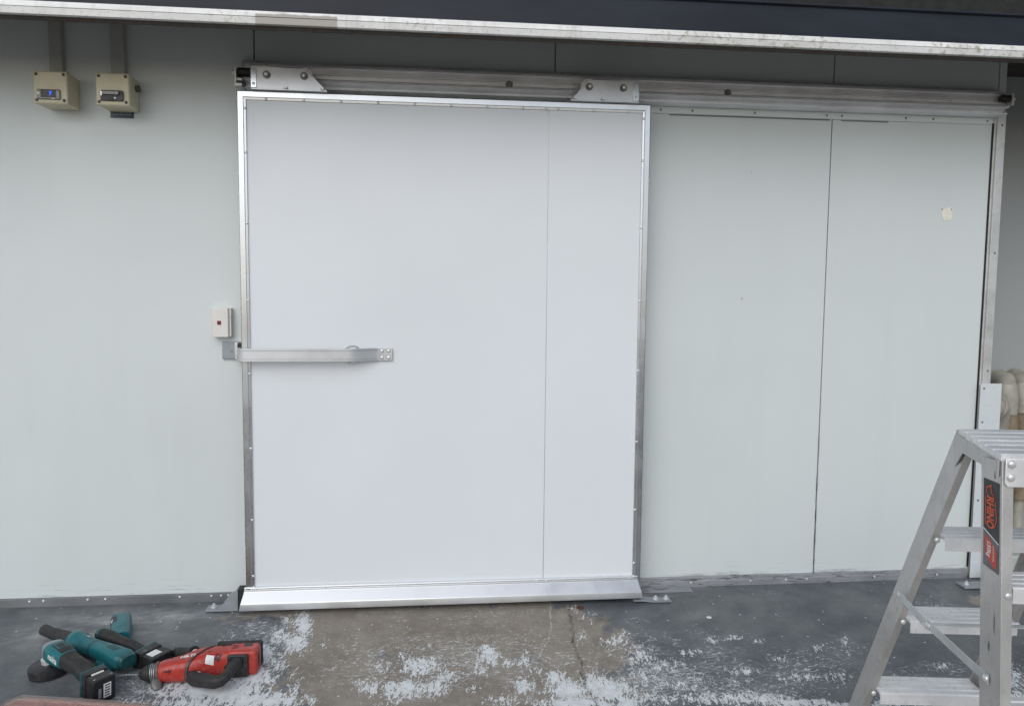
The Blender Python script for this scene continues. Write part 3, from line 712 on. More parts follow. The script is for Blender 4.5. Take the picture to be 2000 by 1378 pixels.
for za, zb in ((1.0805, 1.0828), (1.0462, 1.0482)): strap(hg, za, zb, 0.0030, 'bead_shade_line', M['gal'], hd, 0.0)  # thin darker strips on the face, painted shade lines beside the beads
for x in (-0.201, -0.174):
    for z in (1.051, 1.079): small('rivet', RIVET, (x, -0.138, z), hd)
def ring(cx, y, cz, r0, r1, h, seg=32):
    pr = [(r1, 0), (r1, h * 0.6), (r1 - (r1 - r0) * 0.3, h), (r0 + (r1 - r0) * 0.3, h), (r0, h * 0.6), (r0, 0)]; m = len(pr)
    v = [(cx + a * math.cos(2 * math.pi * k / seg), y - b, cz + a * math.sin(2 * math.pi * k / seg)) for k in range(seg) for a, b in pr]
    return MB().raw(v, [(k * m + i, k * m + (i + 1) % m, ((k + 1) % seg) * m + (i + 1) % m, ((k + 1) % seg) * m + i) for k in range(seg) for i in range(m)])
rc = obj('round_rosette', ring(-0.320, DY, 1.062, 0.031, 0.0385, 0.006), M['alu'], door)
obj('white_cap', MB().cyl((-0.320, DY, 1.062), (-0.320, DY - 0.003, 1.062), 0.0308, 32), M['white'], rc)

# ================================================================== THINGS ON THE WALL
def rounded_box(x0, x1, y0, y1, z0, z1): return MB().box(x0, x1, y0, y1, z0, z1)
def enclosure(name, x0, z0, label, cat):
    w, h = 0.123, 0.121
    t = thing(name, (x0 + w / 2, -0.06, z0), label, cat)
    obj('housing', MB().prism([(x0 + 0.004, 0), (x0, -0.088), (x0 + w, -0.088), (x0 + w - 0.004, 0)], (0, 0, h), lambda a, b: (a, b - 0.0005, z0)), M['beige'], t, 0.006, seg=3)
    lid = obj('lid', MB().box(x0 - 0.001, x0 + w + 0.001, -0.121, -0.0895, z0 - 0.001, z0 + h + 0.001), M['beige'], t, 0.006, seg=3)
    for dx in (0.012, w - 0.012):
        for dz in (0.012, h - 0.012):
            obj('corner_screw', ring(x0 + dx, -0.1212, z0 + dz, 0.0035, 0.0062, 0.0012, 14).cyl((x0 + dx, -0.119, z0 + dz), (x0 + dx, -0.1214, z0 + dz), 0.0034, 12), M['greyline'], lid)
    return t, lid
t, lid = enclosure('thermostat_box', -1.514, 2.026, 'beige box on the wall with a lit blue digital temperature display', 'control box')
ctl = obj('controller', MB().box(-1.499, -1.415, -0.1285, -0.1212, 2.040, 2.078), M['boltdark'], t, 0.004)
obj('display', MB().box(-1.484, -1.430, -0.1298, -0.1286, 2.047, 2.076), M['black'], ctl, 0.001)
flat('digit', text_polys('7', 0.020, 0.0006), (-1.449, -0.1298, 2.061), (1, 0, 0), (0, 0, 1), M['blue'], ctl)
flat('button', rect_polys(0.009, 0.009), (-1.4925, -0.1286, 2.062), (1, 0, 0), (0, 0, 1), M['label_white'], ctl)
flat('print', rect_polys(0.013, 0.003), (-1.439, -0.1286, 2.0435), (1, 0, 0), (0, 0, 1), M['label_white'], ctl)
for z in (2.066, 2.057): flat('arrow_mark', rect_polys(0.005, 0.0018), (-1.4215, -0.1286, z), (1, 0.0, 0), (0, 0, 1), M['label_white'], ctl)
t, lid = enclosure('latch_box', -1.287, 2.027, 'beige box on the wall with a black flip latch across its front', 'control box')
lt = obj('latch_base', MB().prism([(-1.268, 2.042), (-1.188, 2.042), (-1.184, 2.050), (-1.184, 2.074), (-1.188, 2.082), (-1.264, 2.082), (-1.268, 2.074)], (0, 0.008, 0), lambda a, b: (a, -0.1292, b)), M['black'], t, 0.001)
obj('lever', MB().box(-1.260, -1.204, -0.136, -0.1293, 2.064, 2.078).cyl((-1.206, -0.1365, 2.071), (-1.206, -0.1293, 2.071), 0.009, 16), M['boltdark'], lt, 0.002)
obj('lever_tip', MB().box(-1.2645, -1.2605, -0.134, -0.1293, 2.060, 2.076), M['bolt'], lt)
small('screw', SCREW, (-1.213, -0.1292, 2.053), lt)
obj('cable_gland', MB().cyl((-1.166, -0.045, 2.11), (-1.150, -0.045, 2.11), 0.013, 14), M['greyline'], t, 0.002)
for i, (x0, x1, lab) in enumerate(((-1.499, -1.447, 'flat grey cable trunking above the box with the lit display'), (-1.268, -1.212, 'flat grey cable trunking above the box with the black latch'))):
    tt = thing('cable_trunking', ((x0 + x1) / 2, -0.01, 2.15), lab, 'trunking', 'cable trunking over the control boxes')
    obj('duct', MB().box(x0, x1, -0.022, -0.0005, 2.148, 2.434), M['conduit'], tt, 0.002)
    obj('cover', MB().box(x0 + 0.003, x1 - 0.003, -0.026, -0.0222, 2.149, 2.434), M['conduit'], tt, 0.001)
pl = thing('name_plate', (-1.236, -0.002, 2.009), 'small dark plate with faded print under the box with the latch', 'plate')
obj('plate', MB().box(-1.282, -1.192, -0.0030, -0.0005, 2.004, 2.046), plastic('dark_blue_plate', (0.035, 0.05, 0.075), 0.4), pl)
g = G('faded_plate_print')
gx, gy, gzz = g.xyz()
g.set(Base_Color=g.mix(g.step(g.noise(40, 3), 0.35, 0.65), (0.42, 0.22, 0.13), (0.15, 0.30, 0.38)), Roughness=0.4)
for z, x0, x1 in ((2.033, -1.262, -1.212), (2.026, -1.258, -1.205), (2.0175, -1.266, -1.210)):
    x = x0
    while x < x1:
        w = random.uniform(0.006, 0.013); flat('print', rect_polys(w, 0.0042), (x + w / 2, -0.0030, z), (1, 0, 0), (0, 0, 1), g.m, pl); x += w + 0.0025

sw = thing('wall_switch', (-0.863, -0.02, 1.127), 'white switch plate with a small dark red button left of the door', 'switch')
obj('mounting_block', MB().box(-0.896, -0.822, -0.032, -0.0005, 1.129, 1.246), M['whiteplastic'], sw, 0.002)
obj('face_plate', MB().prism([(-0.8995, -0.032), (-0.8945, -0.0415), (-0.8325, -0.0415), (-0.8275, -0.032)], (0, 0, 0.118), lambda a, b: (a, b - 0.0003, 1.127)), M['whiteplastic'], sw, 0.0015)
obj('red_button', MB().box(-0.8745, -0.8595, -0.0445, -0.0420, 1.178, 1.194), M['redbutton'], sw, 0.002)
sp = thing('strike_plate', (-0.82, -0.015, 1.03), 'grey strike plate on the wall behind the end of the door handle', 'strike plate')
obj('plate', MB().box(-0.866, -0.770, -0.012, -0.0005, 1.033, 1.107), M['greyplastic'], sp, 0.004)
obj('keeper', MB().box(-0.806, -0.793, -0.050, -0.0122, 1.034, 1.106), M['alu_dull'], sp, 0.004)
obj('roller_cushion', MB().box(-0.7925, -0.775, -0.060, -0.0122, 1.040, 1.100), M['rubber'], sp, 0.003)
obj('moulded_mark', ring(-0.826, -0.0122, 1.066, 0.003, 0.005, 0.0008, 12), M['boltdark'], sp)
lb = MB().prism([(-0.022, -0.026), (0.020, -0.030), (0.028, 0.012), (0.014, 0.026), (-0.006, 0.022), (-0.024, 0.027), (-0.028, 0.0)], (0, -0.0012, 0), lambda a, b: (2.325 + a * math.cos(0.2) - b * math.sin(0.2), -0.0006, 1.693 + a * math.sin(0.2) + b * math.cos(0.2)))
lo = obj('paper_label', lb, M['paper'])
tag(lo, 'small torn paper label stuck on the right-hand wall panel', 'label')
for a, b in ((-0.022, 0.024), (0.021, 0.016)):
    flat('staple', rect_polys(0.003, 0.008), (2.325 + a * 0.98 - b * 0.2, -0.0019, 1.693 + a * 0.2 + b * 0.98), (0.98, 0, 0.2), (-0.2, 0, 0.98), M['ink'], lo)
gp = thing('guard_strip', (2.57, -0.03, 0), 'upright white guard strip screwed on at the foot of the right-hand frame', 'guard strip')
obj('strip', MB().box(2.517, 2.621, -0.0295, -0.0265, 0.004, 0.922), M['guard'], gp, 0.0006)
for i, (x, z) in enumerate(((2.533, 0.900), (2.534, 0.743), (2.535, 0.585), (2.536, 0.375), (2.537, 0.17))): small('screw', SCREWDARK, (x, -0.0295, z), gp)
obj('rubber_foot', MB().cyl((2.600, -0.050, 0.055), (2.600, -0.0300, 0.055), 0.020, 18), M['rubber'], gp, 0.003)

# door guides on the floor
gd = thing('floor_guide', (-0.85, -0.09, 0), 'grey angle guide with triangular gusset bolted at the left foot of the door', 'door guide')
obj('base_plate', MB().box(-0.925, -0.800, -0.128, -0.070, 0.0015, 0.008), M['gal'], gd, 0.001)
obj('gusset', MB().prism([(-0.872, 0.008), (-0.8005, 0.008), (-0.8005, 0.089), (-0.818, 0.080)], (0, 0.006, 0), lambda a, b: (a, -0.127, b)), M['gal'], gd, 0.0008)
obj('upright_plate', MB().box(-0.8003, -0.7935, -0.1285, -0.070, 0.0015, 0.090), M['gal'], gd, 0.001)
obj('rubber_pad', MB().box(-0.7932, -0.766, -0.128, -0.083, 0.046, 0.094).box(-0.7932, -0.778, -0.126, -0.083, 0.004, 0.0455), M['rubber'], gd, 0.002)
small('bolt', BOLTBRIGHT, (-0.897, -0.098, 0.008), gd, (R(-90), 0, 0))
gd = thing('floor_guide', (0.96, -0.13, 0), 'flat cranked steel guide with two bolts at the right foot of the door', 'door guide')
obj('plate', MB().prism([(0.862, 0.010), (0.905, 0.009), (0.945, 0.003), (1.030, 0.0015), (1.030, 0.0075), (0.948, 0.009), (0.908, 0.015), (0.862, 0.016)], (0, 0.045, 0), lambda a, b: (a, -0.178 + (0), b - 0.004)), M['gal'], gd, 0.0008)
for x in (0.965, 1.012): small('bolt', BOLTBRIGHT, (x, -0.155, 0.004), gd, (R(-90), 0, 0))
gd = thing('floor_guide', (2.5, -0.12, 0), 'grey steel guide plate with one bolt on the floor under the guard strip', 'door guide')
obj('base_plate', MB().box(2.405, 2.60, -0.150, -0.085, 0.001, 0.010), M['gal'], gd, 0.001)
obj('upright_plate', MB().prism([(2.50, 0.0102), (2.58, 0.0102), (2.58, 0.09)], (0, 0.005, 0), lambda a, b: (a, -0.120, b)), M['gal'], gd, 0.0008)
small('bolt', BOLTBRIGHT, (2.435, -0.118, 0.010), gd, (R(-90), 0, 0))

# pipes in the recess
dp = thing('drain_pipe', (2.75, 0.2, 0), 'open-ended grey pipe stub curving out from behind the guard strip', 'pipe')
pts = [(2.622, 0.055, 0.790), (2.640, 0.062, 0.797), (2.670, 0.078, 0.803), (2.702, 0.100, 0.798), (2.727, 0.125, 0.778), (2.742, 0.145, 0.74), (2.748, 0.155, 0.69), (2.748, 0.158, 0.60), (2.748, 0.158, 0.0)]
obj('bend', MB().loft(pts, [0.056] * len(pts), (0.8, -0.6, 0.05), 2, 28), M['pvc'], dp)
obj('socket', MB().loft([(2.662, 0.073, 0.802), (2.684, 0.087, 0.8015)], [0.063, 0.063], (0.8, -0.6, 0.05), 2, 28), M['pvc'], dp, 0.003)
obj('bore', MB().cyl((2.6212, 0.0547, 0.7897), (2.6205, 0.0544, 0.7894), 0.046, 24), M['dark'], dp)
for i, (x, y, r, lab) in enumerate(((2.86, 0.22, 0.048, 'thick brown lagged pipe beside the open grey pipe stub'), (2.98, 0.26, 0.050, 'brown lagged pipe standing farthest right in the recess'))):
    lp = thing('lagged_pipe', (x, y, 0), lab, 'pipe', 'lagged pipes in the recess')
    obj('lagging', MB().loft([(x, y, 0.30), (x + 0.002, y, 0.5), (x, y, 0.7), (x - 0.003, y, 0.74)], [r, r * 1.02, r, r], (0.9, 0.1, 0.05), 2, 22), M['lagging'], lp)
    obj('bend', MB().loft([(x - 0.003, y, 0.7405), (x - 0.003, y, 0.82), (x, y + 0.012, 0.86), (x + 0.03, y + 0.06, 0.895), (x + 0.06, y + 0.15, 0.90)], [r * 0.94] * 5, (0.9, 0.1, 0.05), 2, 22), M['pvc'], lp)
    obj('bare_end', MB().cyl((x, y, -0.005), (x, y, 0.2995), r * 0.55, 18), M['pvc'], lp)
    for z in (0.42, 0.60): obj('tape_band', MB().cyl((x, y, z), (x, y, z + 0.03), r * 1.05, 22), M['lagging'], lp)
tag(obj('plinth_block', MB().box(2.64, 3.2, 0.02, 0.40, -0.01, 0.085), M['conduit'], None, 0.01), 'low pale block on the floor of the recess under the pipes', 'block')

# ================================================================== STEPLADDER
LO = Vector((1.162, -1.844, 0)); LW = Vector((0.9903, -0.1392, 0)); LD = Vector((0.1392, 0.9903, 0))
def L(u, v, z): return LO + LW * u + LD * v + Vector((0, 0, z))
lad = thing('step_ladder', (LO.x + 0.25, LO.y + 0.35, gz(-1.5)), 'double-sided aluminium step ladder with black and orange stickers, standing in front of the wall', 'ladder')
FT, FB = (0.0, 0.990), (-0.073, gz(-1.93))          # front stile centre line: (v, z) top and bottom
RT, RB = (0.248, 0.990), (0.248 + 0.4625 * (0.990 - gz(-1.06)), gz(-1.06))
def along(T, B, z): k = (z - T[1]) / (B[1] - T[1]); return T[0] + (B[0] - T[0]) * k
def stile(T, B, u0, u1, sgn, hw, fl, name='stile'):
    """C-channel: web outside, flanges towards the middle of the ladder"""
    d = Vector((0, B[0] - T[0], B[1] - T[1])).normalized(); s = Vector((0, -d.z, d.y)); t = 0.0028
    sec = [(0, -hw), (0, hw), (fl, hw), (fl, hw - t), (t, hw - t), (t, -hw + t), (fl, -hw + t), (fl, -hw)]
    def ringp(P, u): return [L(u + sgn * a, P[0] + s.y * b, P[1] + s.z * b) for a, b in sec]
    n = 8
    return obj(name, MB().raw(ringp(T, u0) + ringp(B, u1), [tuple(range(n)), tuple(range(n, 2 * n))[::-1]] + [(i, n + i, n + (i + 1) % n, (i + 1) % n) for i in range(n)]), M['ladder'], lad, 0.0007)
W0, WR0, WR1 = 0.415, 0.068, 0.352
FU0, FU1, RU1 = -0.007, 0.008, 0.014
fs = stile(FT, FB, FU0, FU1, 1, 0.037, 0.022)
stile(FT, FB, W0, W0 + 0.012, -1, 0.037, 0.022)
rs = stile(RT, RB, WR0, RU1, 1, 0.031, 0.020)
stile(RT, RB, WR1, WR1 + 0.025, -1, 0.031, 0.020)
for T, B, ua, ub in ((FT, FB, FU1, W0 + 0.012), (RT, RB, RU1, WR1 + 0.025)):
    for u in (ua, ub - 0.02 if ub > 0.2 else ub):
        c = L(u + (0.010 if u < 0.2 else 0.012), B[0], B[1] + 0.02)
        obj('rubber_foot', MB().obox(c, LW, LD, (0, 0, 1), 0.018, 0.038, 0.022), M['rubber'], lad, 0.004)
def ribbed(name, u0, u1, v0, v1, zt, lip, parent=lad, mat=None):
    """tread with raised ribs and a turned-down lip front and back"""
    n = 4; w = (v1 - v0) / n; pr = []
    for i in range(n):
        a = v0 + i * w
        pr += [(a + 0.0005, zt - 0.0035), (a + w * 0.14, zt), (a + w * 0.80, zt), (a + w * 0.92, zt - 0.0035)]
    pr += [(v1, zt - 0.004), (v1, zt - lip), (v1 - 0.003, zt - lip), (v1 - 0.003, zt - 0.008), (v0 + 0.003, zt - 0.008), (v0 + 0.003, zt - lip), (v0, zt - lip), (v0, zt - 0.004)]
    return obj(name, MB().prism(pr, L(u1, 0, 0) - L(u0, 0, 0), lambda a, b: L(u0, a, b)), mat or M['tread'], parent, 0.0)
for z in (0.737, 0.466, 0.195, -0.06):
    v = along(FT, FB, z)
    s = ribbed('step', 0.021, W0 - 0.021, v - 0.036, v + 0.062, z, 0.034)
    for u in (0.010, W0 - 0.010): small('rivet', RIVET, L(u, v - 0.0385, z - 0.017), s, (0, 0, -0.14))
for z in (0.722, 0.453, 0.184, -0.01):
    v = along(RT, RB, z); ua = WR0 + (RU1 - WR0) * (RT[1] - z) / (RT[1] - RB[1]) + 0.021; ub = WR1 + 0.025 * (RT[1] - z) / (RT[1] - RB[1]) - 0.021
    s = ribbed('step', ua, ub, v - 0.060, v + 0.045, z, 0.034)
    for u in (ua - 0.011, ub + 0.011): small('rivet', RIVET, L(u, v - 0.040, z - 0.012), s, (0, 0, -0.14))
# top cap with side cheeks and front gusset plate
def top_cap():
    """ribbed top, narrower at the back than at the front"""
    v0, v1, zt, n = -0.036, 0.262, 1.008, 6; w = (v1 - v0) / n; pr = []
    for i in range(n):
        a = v0 + i * w
        pr += [(a + 0.0005, zt - 0.004), (a + w * 0.10, zt), (a + w * 0.84, zt), (a + w * 0.94, zt - 0.004)]
    pr += [(v1, zt - 0.004), (v1, zt - 0.014), (v0, zt - 0.014), (v0, zt - 0.004)]
    k = lambda v: (v - v0) / (v1 - v0)
    A = [L(FU0 - 0.003 + (WR0 - FU0) * k(v), v, z) for v, z in pr]; B = [L(W0 + 0.003 + (WR1 - W0) * k(v), v, z) for v, z in pr]; m = len(pr)
    return obj('top_cap', MB().raw(A + B, [tuple(range(m)), tuple(range(m, 2 * m))[::-1]] + [(i, m + i, m + (i + 1) % m, (i + 1) % m) for i in range(m)]), M['tread'], lad)
cap = top_cap()
for u0, u1, sg in ((FU0, WR0, 1), (W0, WR1, -1)):
    poly = [(-0.030, 0.9935), (0.262, 0.9935), (0.285, 0.915), (0.272, 0.910), (0.215, 0.958), (0.07, 0.962), (0.045, 0.915), (0.034, 0.915), (0.030, 0.960), (-0.030, 0.960)]
    obj('cheek', MB().raw([L(u0 + (u1 - u0) * (v + 0.03) / 0.3 - sg * 0.004, v, z) for v, z in poly] + [L(u0 + (u1 - u0) * (v + 0.03) / 0.3 - sg * 0.0015, v, z) for v, z in poly],
        [tuple(range(10)), tuple(range(10, 20))[::-1]] + [(i, 10 + i, 10 + (i + 1) % 10, (i + 1) % 10) for i in range(10)]), M['ladder'], cap)
gp = obj('gusset_plate', MB().prism([(-0.004, 0.950), (0.002, 0.942), (W0 - 0.002, 0.942), (W0 + 0.004, 0.950), (W0 + 0.004, 1.000), (-0.004, 1.000)], LD * 0.003, lambda a, b: L(a, -0.0440, b)), M['tread'], lad, 0.001)
BIGR = dome_mesh('large_rivet', 0.0085, 0.005, M['bolt'], 14)
for u in (0.007, W0 - 0.007):
    for z in (0.989, 0.962): small('rivet', BIGR, L(u, -0.0442, z), gp, (0, 0, -0.14))
small('rivet', BIGR, L(WR0 - 0.004, 0.045, 0.940), cap, (0, 0, -1.57))
# folding spreaders
for u, sg in ((-0.004, 1), (W0 + 0.008, -1)):
    va, vb = along(FT, FB, 0.535) + 0.006, along(RT, RB, 0.525) - 0.020
    ur = (0.040 if sg > 0 else WR1 + 0.014) - sg * 0.006
    vm = va + (vb - va) * 0.60; um = u + (ur - u) * 0.6
    a, m, b = L(u, va, 0.530), L(um - sg * 0.002, vm, 0.520), L(ur, vb, 0.522)
    def bar(p, q, off):
        d = (q - p).normalized(); nn = LW; up = d.cross(nn).normalized()
        return MB().obox((p + q) / 2 + LW * off, d, nn, up, (q - p).length / 2 + 0.008, 0.0012, 0.0105)
    s = obj('spreader', bar(a, m, 0), M['zinc'], lad, 0.0006)
    obj('spreader_link', bar(m, b, -sg * 0.004), M['zinc'], s, 0.0006)
    for p in (a, m, b): small('pivot', BIGR, p - LW * (sg * 0.002), s, (0, 0, (-1.71 if sg > 0 else 1.43)))
# knee braces under the lowest visible rear step and a cross tie between the spreaders
for zc in (0.184,):
    v = along(RT, RB, zc)
    for ua, ub in ((0.06, 0.16), (0.335, 0.235)):
        obj('knee_brace', MB().obox((L(ua, v + 0.03, zc - 0.115) + L(ub, v, zc - 0.02)) / 2, L(ua, v + 0.03, zc - 0.115) - L(ub, v, zc - 0.02), LD, (L(ua, v + 0.03, zc - 0.115) - L(ub, v, zc - 0.02)).cross(LD), 0.068, 0.009, 0.0012), M['zinc'], lad)
obj('cross_tie', MB().obox(L(0.19, 0.27, 0.516), LW, LD, (0, 0, 1), 0.185, 0.0095, 0.0012), M['zinc'], lad, 0.0005)
# stickers on the near front stile (outer face looks towards -LW)
fd = (L(FU1, *FB) - L(FU0, *FT)).normalized(); fv = -LD
def SP(z, s=0.0): k = (FT[1] - z) / (FT[1] - FB[1]); return L(FU0 + (FU1 - FU0) * k, along(FT, FB, z) - s, z)
def poly_flat(name, pts, mat, parent, thick):
    """pts: (z, s) with s towards the camera side of the web"""
    v = [SP(z, s) - LW * thick for z, s in pts]
    org = origin_of(parent); me = bpy.data.meshes.new(name); me.from_pydata([p - org for p in v], [], [tuple(range(len(v)))]); me.materials.append(mat)
    o = bpy.data.objects.new(name, me); COL.objects.link(o); o.parent = parent; return o
poly_flat('black_sticker', [(0.9455, -0.026), (0.9455, 0.0285), (0.822, 0.0285), (0.842, -0.026)], M['stickerblack'], fs, 0.0010)
poly_flat('white_stripe', [(0.842, -0.026), (0.822, 0.0285), (0.8190, 0.0285), (0.8390, -0.026)], M['label_white'], fs, 0.0010)
poly_flat('grey_sticker', [(0.8390, -0.026), (0.8190, 0.0285), (0.7590, 0.0285), (0.7640, -0.026)], M['stickergrey'], fs, 0.0010)
poly_flat('red_sticker', [(0.830, -0.019), (0.815, 0.010), (0.802, 0.022), (0.767, 0.022), (0.768, 0.012), (0.788, -0.019)], M['stickerred'], fs, 0.0014)
flat('lettering', text_polys('RHINO', 0.035, 0.0011, 0, 0.60), SP(0.879, -0.002), fd, fv, M['orange'], fs, 0.0016)
poly_flat('emblem', [(0.908, -0.0185), (0.908, -0.0165), (0.850, -0.0165), (0.850, -0.0185)], M['orange'], fs, 0.0016)
def stroke(name, pts, w, mat, parent, thick):
    mb_v, mb_f = [], []
    for (z0, s0), (z1, s1) in zip(pts[:-1], pts[1:]):
        d = math.hypot(z1 - z0, s1 - s0); nz, ns = -(s1 - s0) / d * w / 2, (z1 - z0) / d * w / 2
        k = len(mb_v); mb_v += [SP(z0 + nz, s0 + ns), SP(z1 + nz, s1 + ns), SP(z1 - nz, s1 - ns), SP(z0 - nz, s0 - ns)]; mb_f.append((k, k + 1, k + 2, k + 3))
    org = origin_of(parent); me = bpy.data.meshes.new(name); me.from_pydata([p - LW * thick - org for p in mb_v], [], mb_f); me.materials.append(mat)
    o = bpy.data.objects.new(name, me); COL.objects.link(o); o.parent = parent
stroke('emblem', [(0.912, -0.008), (0.920, -0.015), (0.928, -0.014), (0.932, -0.006), (0.937, 0.004), (0.929, -0.001), (0.926, 0.005), (0.920, 0.002), (0.917, 0.009), (0.913, 0.012)], 0.0022, M['orange'], fs, 0.0016)
stroke('emblem', [(0.905, 0.0165), (0.868, 0.0215), (0.854, 0.015), (0.850, 0.011)], 0.0022, M['orange'], fs, 0.0016)
flat('lettering', text_polys('150kg', 0.0185, 0.0005, 0.15, 0.75), SP(0.803, -0.004), fd, fv, M['label_white'], fs, 0.0020)
flat('lettering', text_polys('INDUSTRIAL', 0.0085, 0, 0, 0.72), SP(0.797, 0.0120), fd, fv, M['label_white'], fs, 0.0020)

# old scuffs on the front stile
for zc, hz_, s0, w_ in ((0.655, 0.026, 0.014, 0.0030), (0.60, 0.012, -0.004, 0.0050), (0.925 + 0.035, 0.010, 0.012, 0.004)):
    poly_flat('scuff', [(zc + hz_, s0), (zc + hz_ * 0.3, s0 + w_ * 0.6), (zc - hz_ * 0.6, s0 + w_ * 0.4), (zc - hz_, s0 + w_ * 0.1), (zc - hz_ * 0.3, s0 - w_ * 0.5)], M['boltdark'], fs, 0.0007)

# ================================================================== TOOLS ON THE FLOOR
def unit(a, b):
    d = Vector(b) - Vector(a); return d.normalized()
# ---- red rotary hammer lying on its side
hz0 = gz(-0.60)
hm = thing('rotary_hammer', (-0.80, -0.59, hz0), 'red cordless rotary hammer with black D-grip lying on the flaking white paint', 'power tool')
AX = [(-0.948, -0.592, -0.012), (-0.935, -0.592, -0.012), (-0.905, -0.590, -0.010), (-0.870, -0.586, -0.008), (-0.845, -0.579, -0.006), (-0.820, -0.569, -0.003), (-0.800, -0.561, -0.002), (-0.765, -0.554, -0.002), (-0.700, -0.550, -0.002), (-0.645, -0.549, -0.002), (-0.632, -0.549, -0.002), (-0.624, -0.549, -0.002)]
AR = [(0.030, 0.030), (0.034, 0.034), (0.038, 0.037), (0.042, 0.040), (0.048, 0.043), (0.051, 0.045), (0.050, 0.046), (0.044, 0.046), (0.038, 0.046), (0.036, 0.045), (0.035, 0.043), (0.031, 0.039)]
body = obj('housing', MB().loft(AX, AR, (0, 0, 1), [2.4, 2.6, 3, 3, 3, 3.2, 3.4, 3.6, 4, 4, 4, 4], 32), M['red'], hm, 0, 40)
obj('front_collar', MB().loft([(-0.957, -0.593, -0.013), (-0.946, -0.592, -0.012)], [0.033, 0.034], (0, 0, 1), 2, 24), M['greyline'], hm, 0.002)
ch = obj('chuck', MB().loft([(-1.012, -0.599, -0.018), (-1.006, -0.599, -0.017), (-0.994, -0.597, -0.017), (-0.984, -0.596, -0.016), (-0.983, -0.596, -0.016), (-0.978, -0.595, -0.015), (-0.977, -0.595, -0.015), (-0.9575, -0.593, -0.013)], [0.012, 0.018, 0.0245, 0.0275, 0.0275, 0.0275, 0.0285, 0.029], (0, 0, 1), 2, 24), M['blackgrip'], hm, 0, 30)
for k in range(3): 
    x = -0.973 + 0.006 * k
    obj('chuck_ring', MB().loft([(x, -0.5945, -0.0145), (x + 0.0025, -0.5943, -0.0143)], [0.0300, 0.0300], (0, 0, 1), 2, 24), M['gal'], ch)
bp, bq = Vector((-1.012, -0.599, -0.018)), Vector((-1.125, -0.572, -0.032))
mbit = MB(); seg = 40; rings = []
bd = (bq - bp).normalized(); bs = bd.cross(Vector((0, 0, 1))).normalized(); bu = bs.cross(bd)
v = []; f = []
for i in range(seg + 1):
    c = bp + (bq - bp) * (i / seg); tw = i * 0.75; taper = 1 if i < seg - 2 else 0.4
    for k in range(8):
        th = k * math.pi / 4; r = (0.0042 if k % 4 in (0, 1) else 0.0022) * taper
        v.append(c + bs * (r * math.cos(th + tw)) + bu * (r * math.sin(th + tw)))
for i in range(seg):
    for k in range(8): f.append((i * 8 + k, i * 8 + (k + 1) % 8, (i + 1) * 8 + (k + 1) % 8, (i + 1) * 8 + k))
obj('drill_bit', mbit.raw(v, f), M['gal'], ch)
# seam bands round the housing
def band(parent, pts, rad, n, mat, grow, name='seam_band', seg=32):
    return obj(name, MB().loft(pts, [(a + grow, b + grow) for a, b in rad], (0, 0, 1), n, seg), mat, parent, 0.0)
def skew_ring(x0, dx, dy, grow, wdt, mat, name, parent, sec):
    """a narrow ring on the housing whose plane leans: x = x0 + dx*(z) + dy*(y)"""
    pts, fcs = [], []; S = 40
    AXv = [Vector(p) for p in AX]
    def at(x):
        for i in range(len(AXv) - 1):
            if AXv[i].x <= x <= AXv[i + 1].x:
                k = (x - AXv[i].x) / (AXv[i + 1].x - AXv[i].x)
                return AXv[i].lerp(AXv[i + 1], k), AR[i][0] + (AR[i + 1][0] - AR[i][0]) * k, AR[i][1] + (AR[i + 1][1] - AR[i][1]) * k
        return AXv[-1], *AR[-1]
    for k in range(S):
        th = 2 * math.pi * k / S; cc, ss = math.cos(th), math.sin(th)
        for w in (0, wdt):
            x = x0 + w
            for it in range(4):
                c, a, b = at(x)
                yy = -(a + grow) * math.copysign(abs(cc) ** (2 / 3.3), cc); zz = (b + grow) * math.copysign(abs(ss) ** (2 / 3.3), ss)
                x = x0 + w + dy * yy + dx * zz
            pts.append((x, c.y + yy, c.z + zz))
    for k in range(S):
        a, b, c2, d = 2 * k, 2 * k + 1, 2 * ((k + 1) % S) + 1, 2 * ((k + 1) % S); fcs.append((a, b, c2, d))
    return obj(name, MB().raw(pts, fcs), mat, parent)
skew_ring(-0.816, 0.10, 0.75, 0.0022, 0.013, M['ink'], 'seam_band', body, 3.3)
skew_ring(-0.812, 0.10, 0.75, 0.0032, 0.0045, M['greyline'], 'seam_band', body, 3.3)
rb = obj('rear_block', MB().box(-0.722, -0.617, -0.585, -0.512, hz0 + 0.004, 0.045), M['red'], hm, 0.012, seg=3)
obj('battery', MB().box(-0.775, -0.614, -0.5115, -0.492, hz0 + 0.006, 0.046), M['blackgrip'], hm, 0.008)
obj('vent', MB().box(-0.672, -0.642, -0.545, -0.525, 0.0445, 0.0460), M['ink'], rb, 0.0005)
obj('side_slot', MB().box(-0.6175, -0.6155, -0.562, -0.548, -0.016, 0.022), M['ink'], rb)
obj('grip_recess', MB().box(-0.718, -0.646, -0.598, -0.5855, hz0 + 0.005, 0.038), M['black'], hm, 0.006)
gr = obj('grip', MB().loft([(-0.842, -0.608, -0.024), (-0.818, -0.634, -0.023), (-0.775, -0.660, -0.019), (-0.735, -0.681, -0.015), (-0.716, -0.685, -0.009), (-0.703, -0.671, -0.002), (-0.692, -0.640, 0.007), (-0.682, -0.600, 0.012)], [(0.018, 0.024), (0.020, 0.026), (0.020, 0.023), (0.0195, 0.021), (0.019, 0.0195), (0.017, 0.018), (0.0165, 0.017), (0.020, 0.020)], (0, 0, 1), 2.6, 22), M['blackgrip'], hm, 0, 50)
obj('trigger', MB().loft([(-0.712, -0.630, 0.008), (-0.704, -0.604, 0.012)], [0.008, 0.009], (0, 0, 1), 2.5, 12), M['black'], gr)
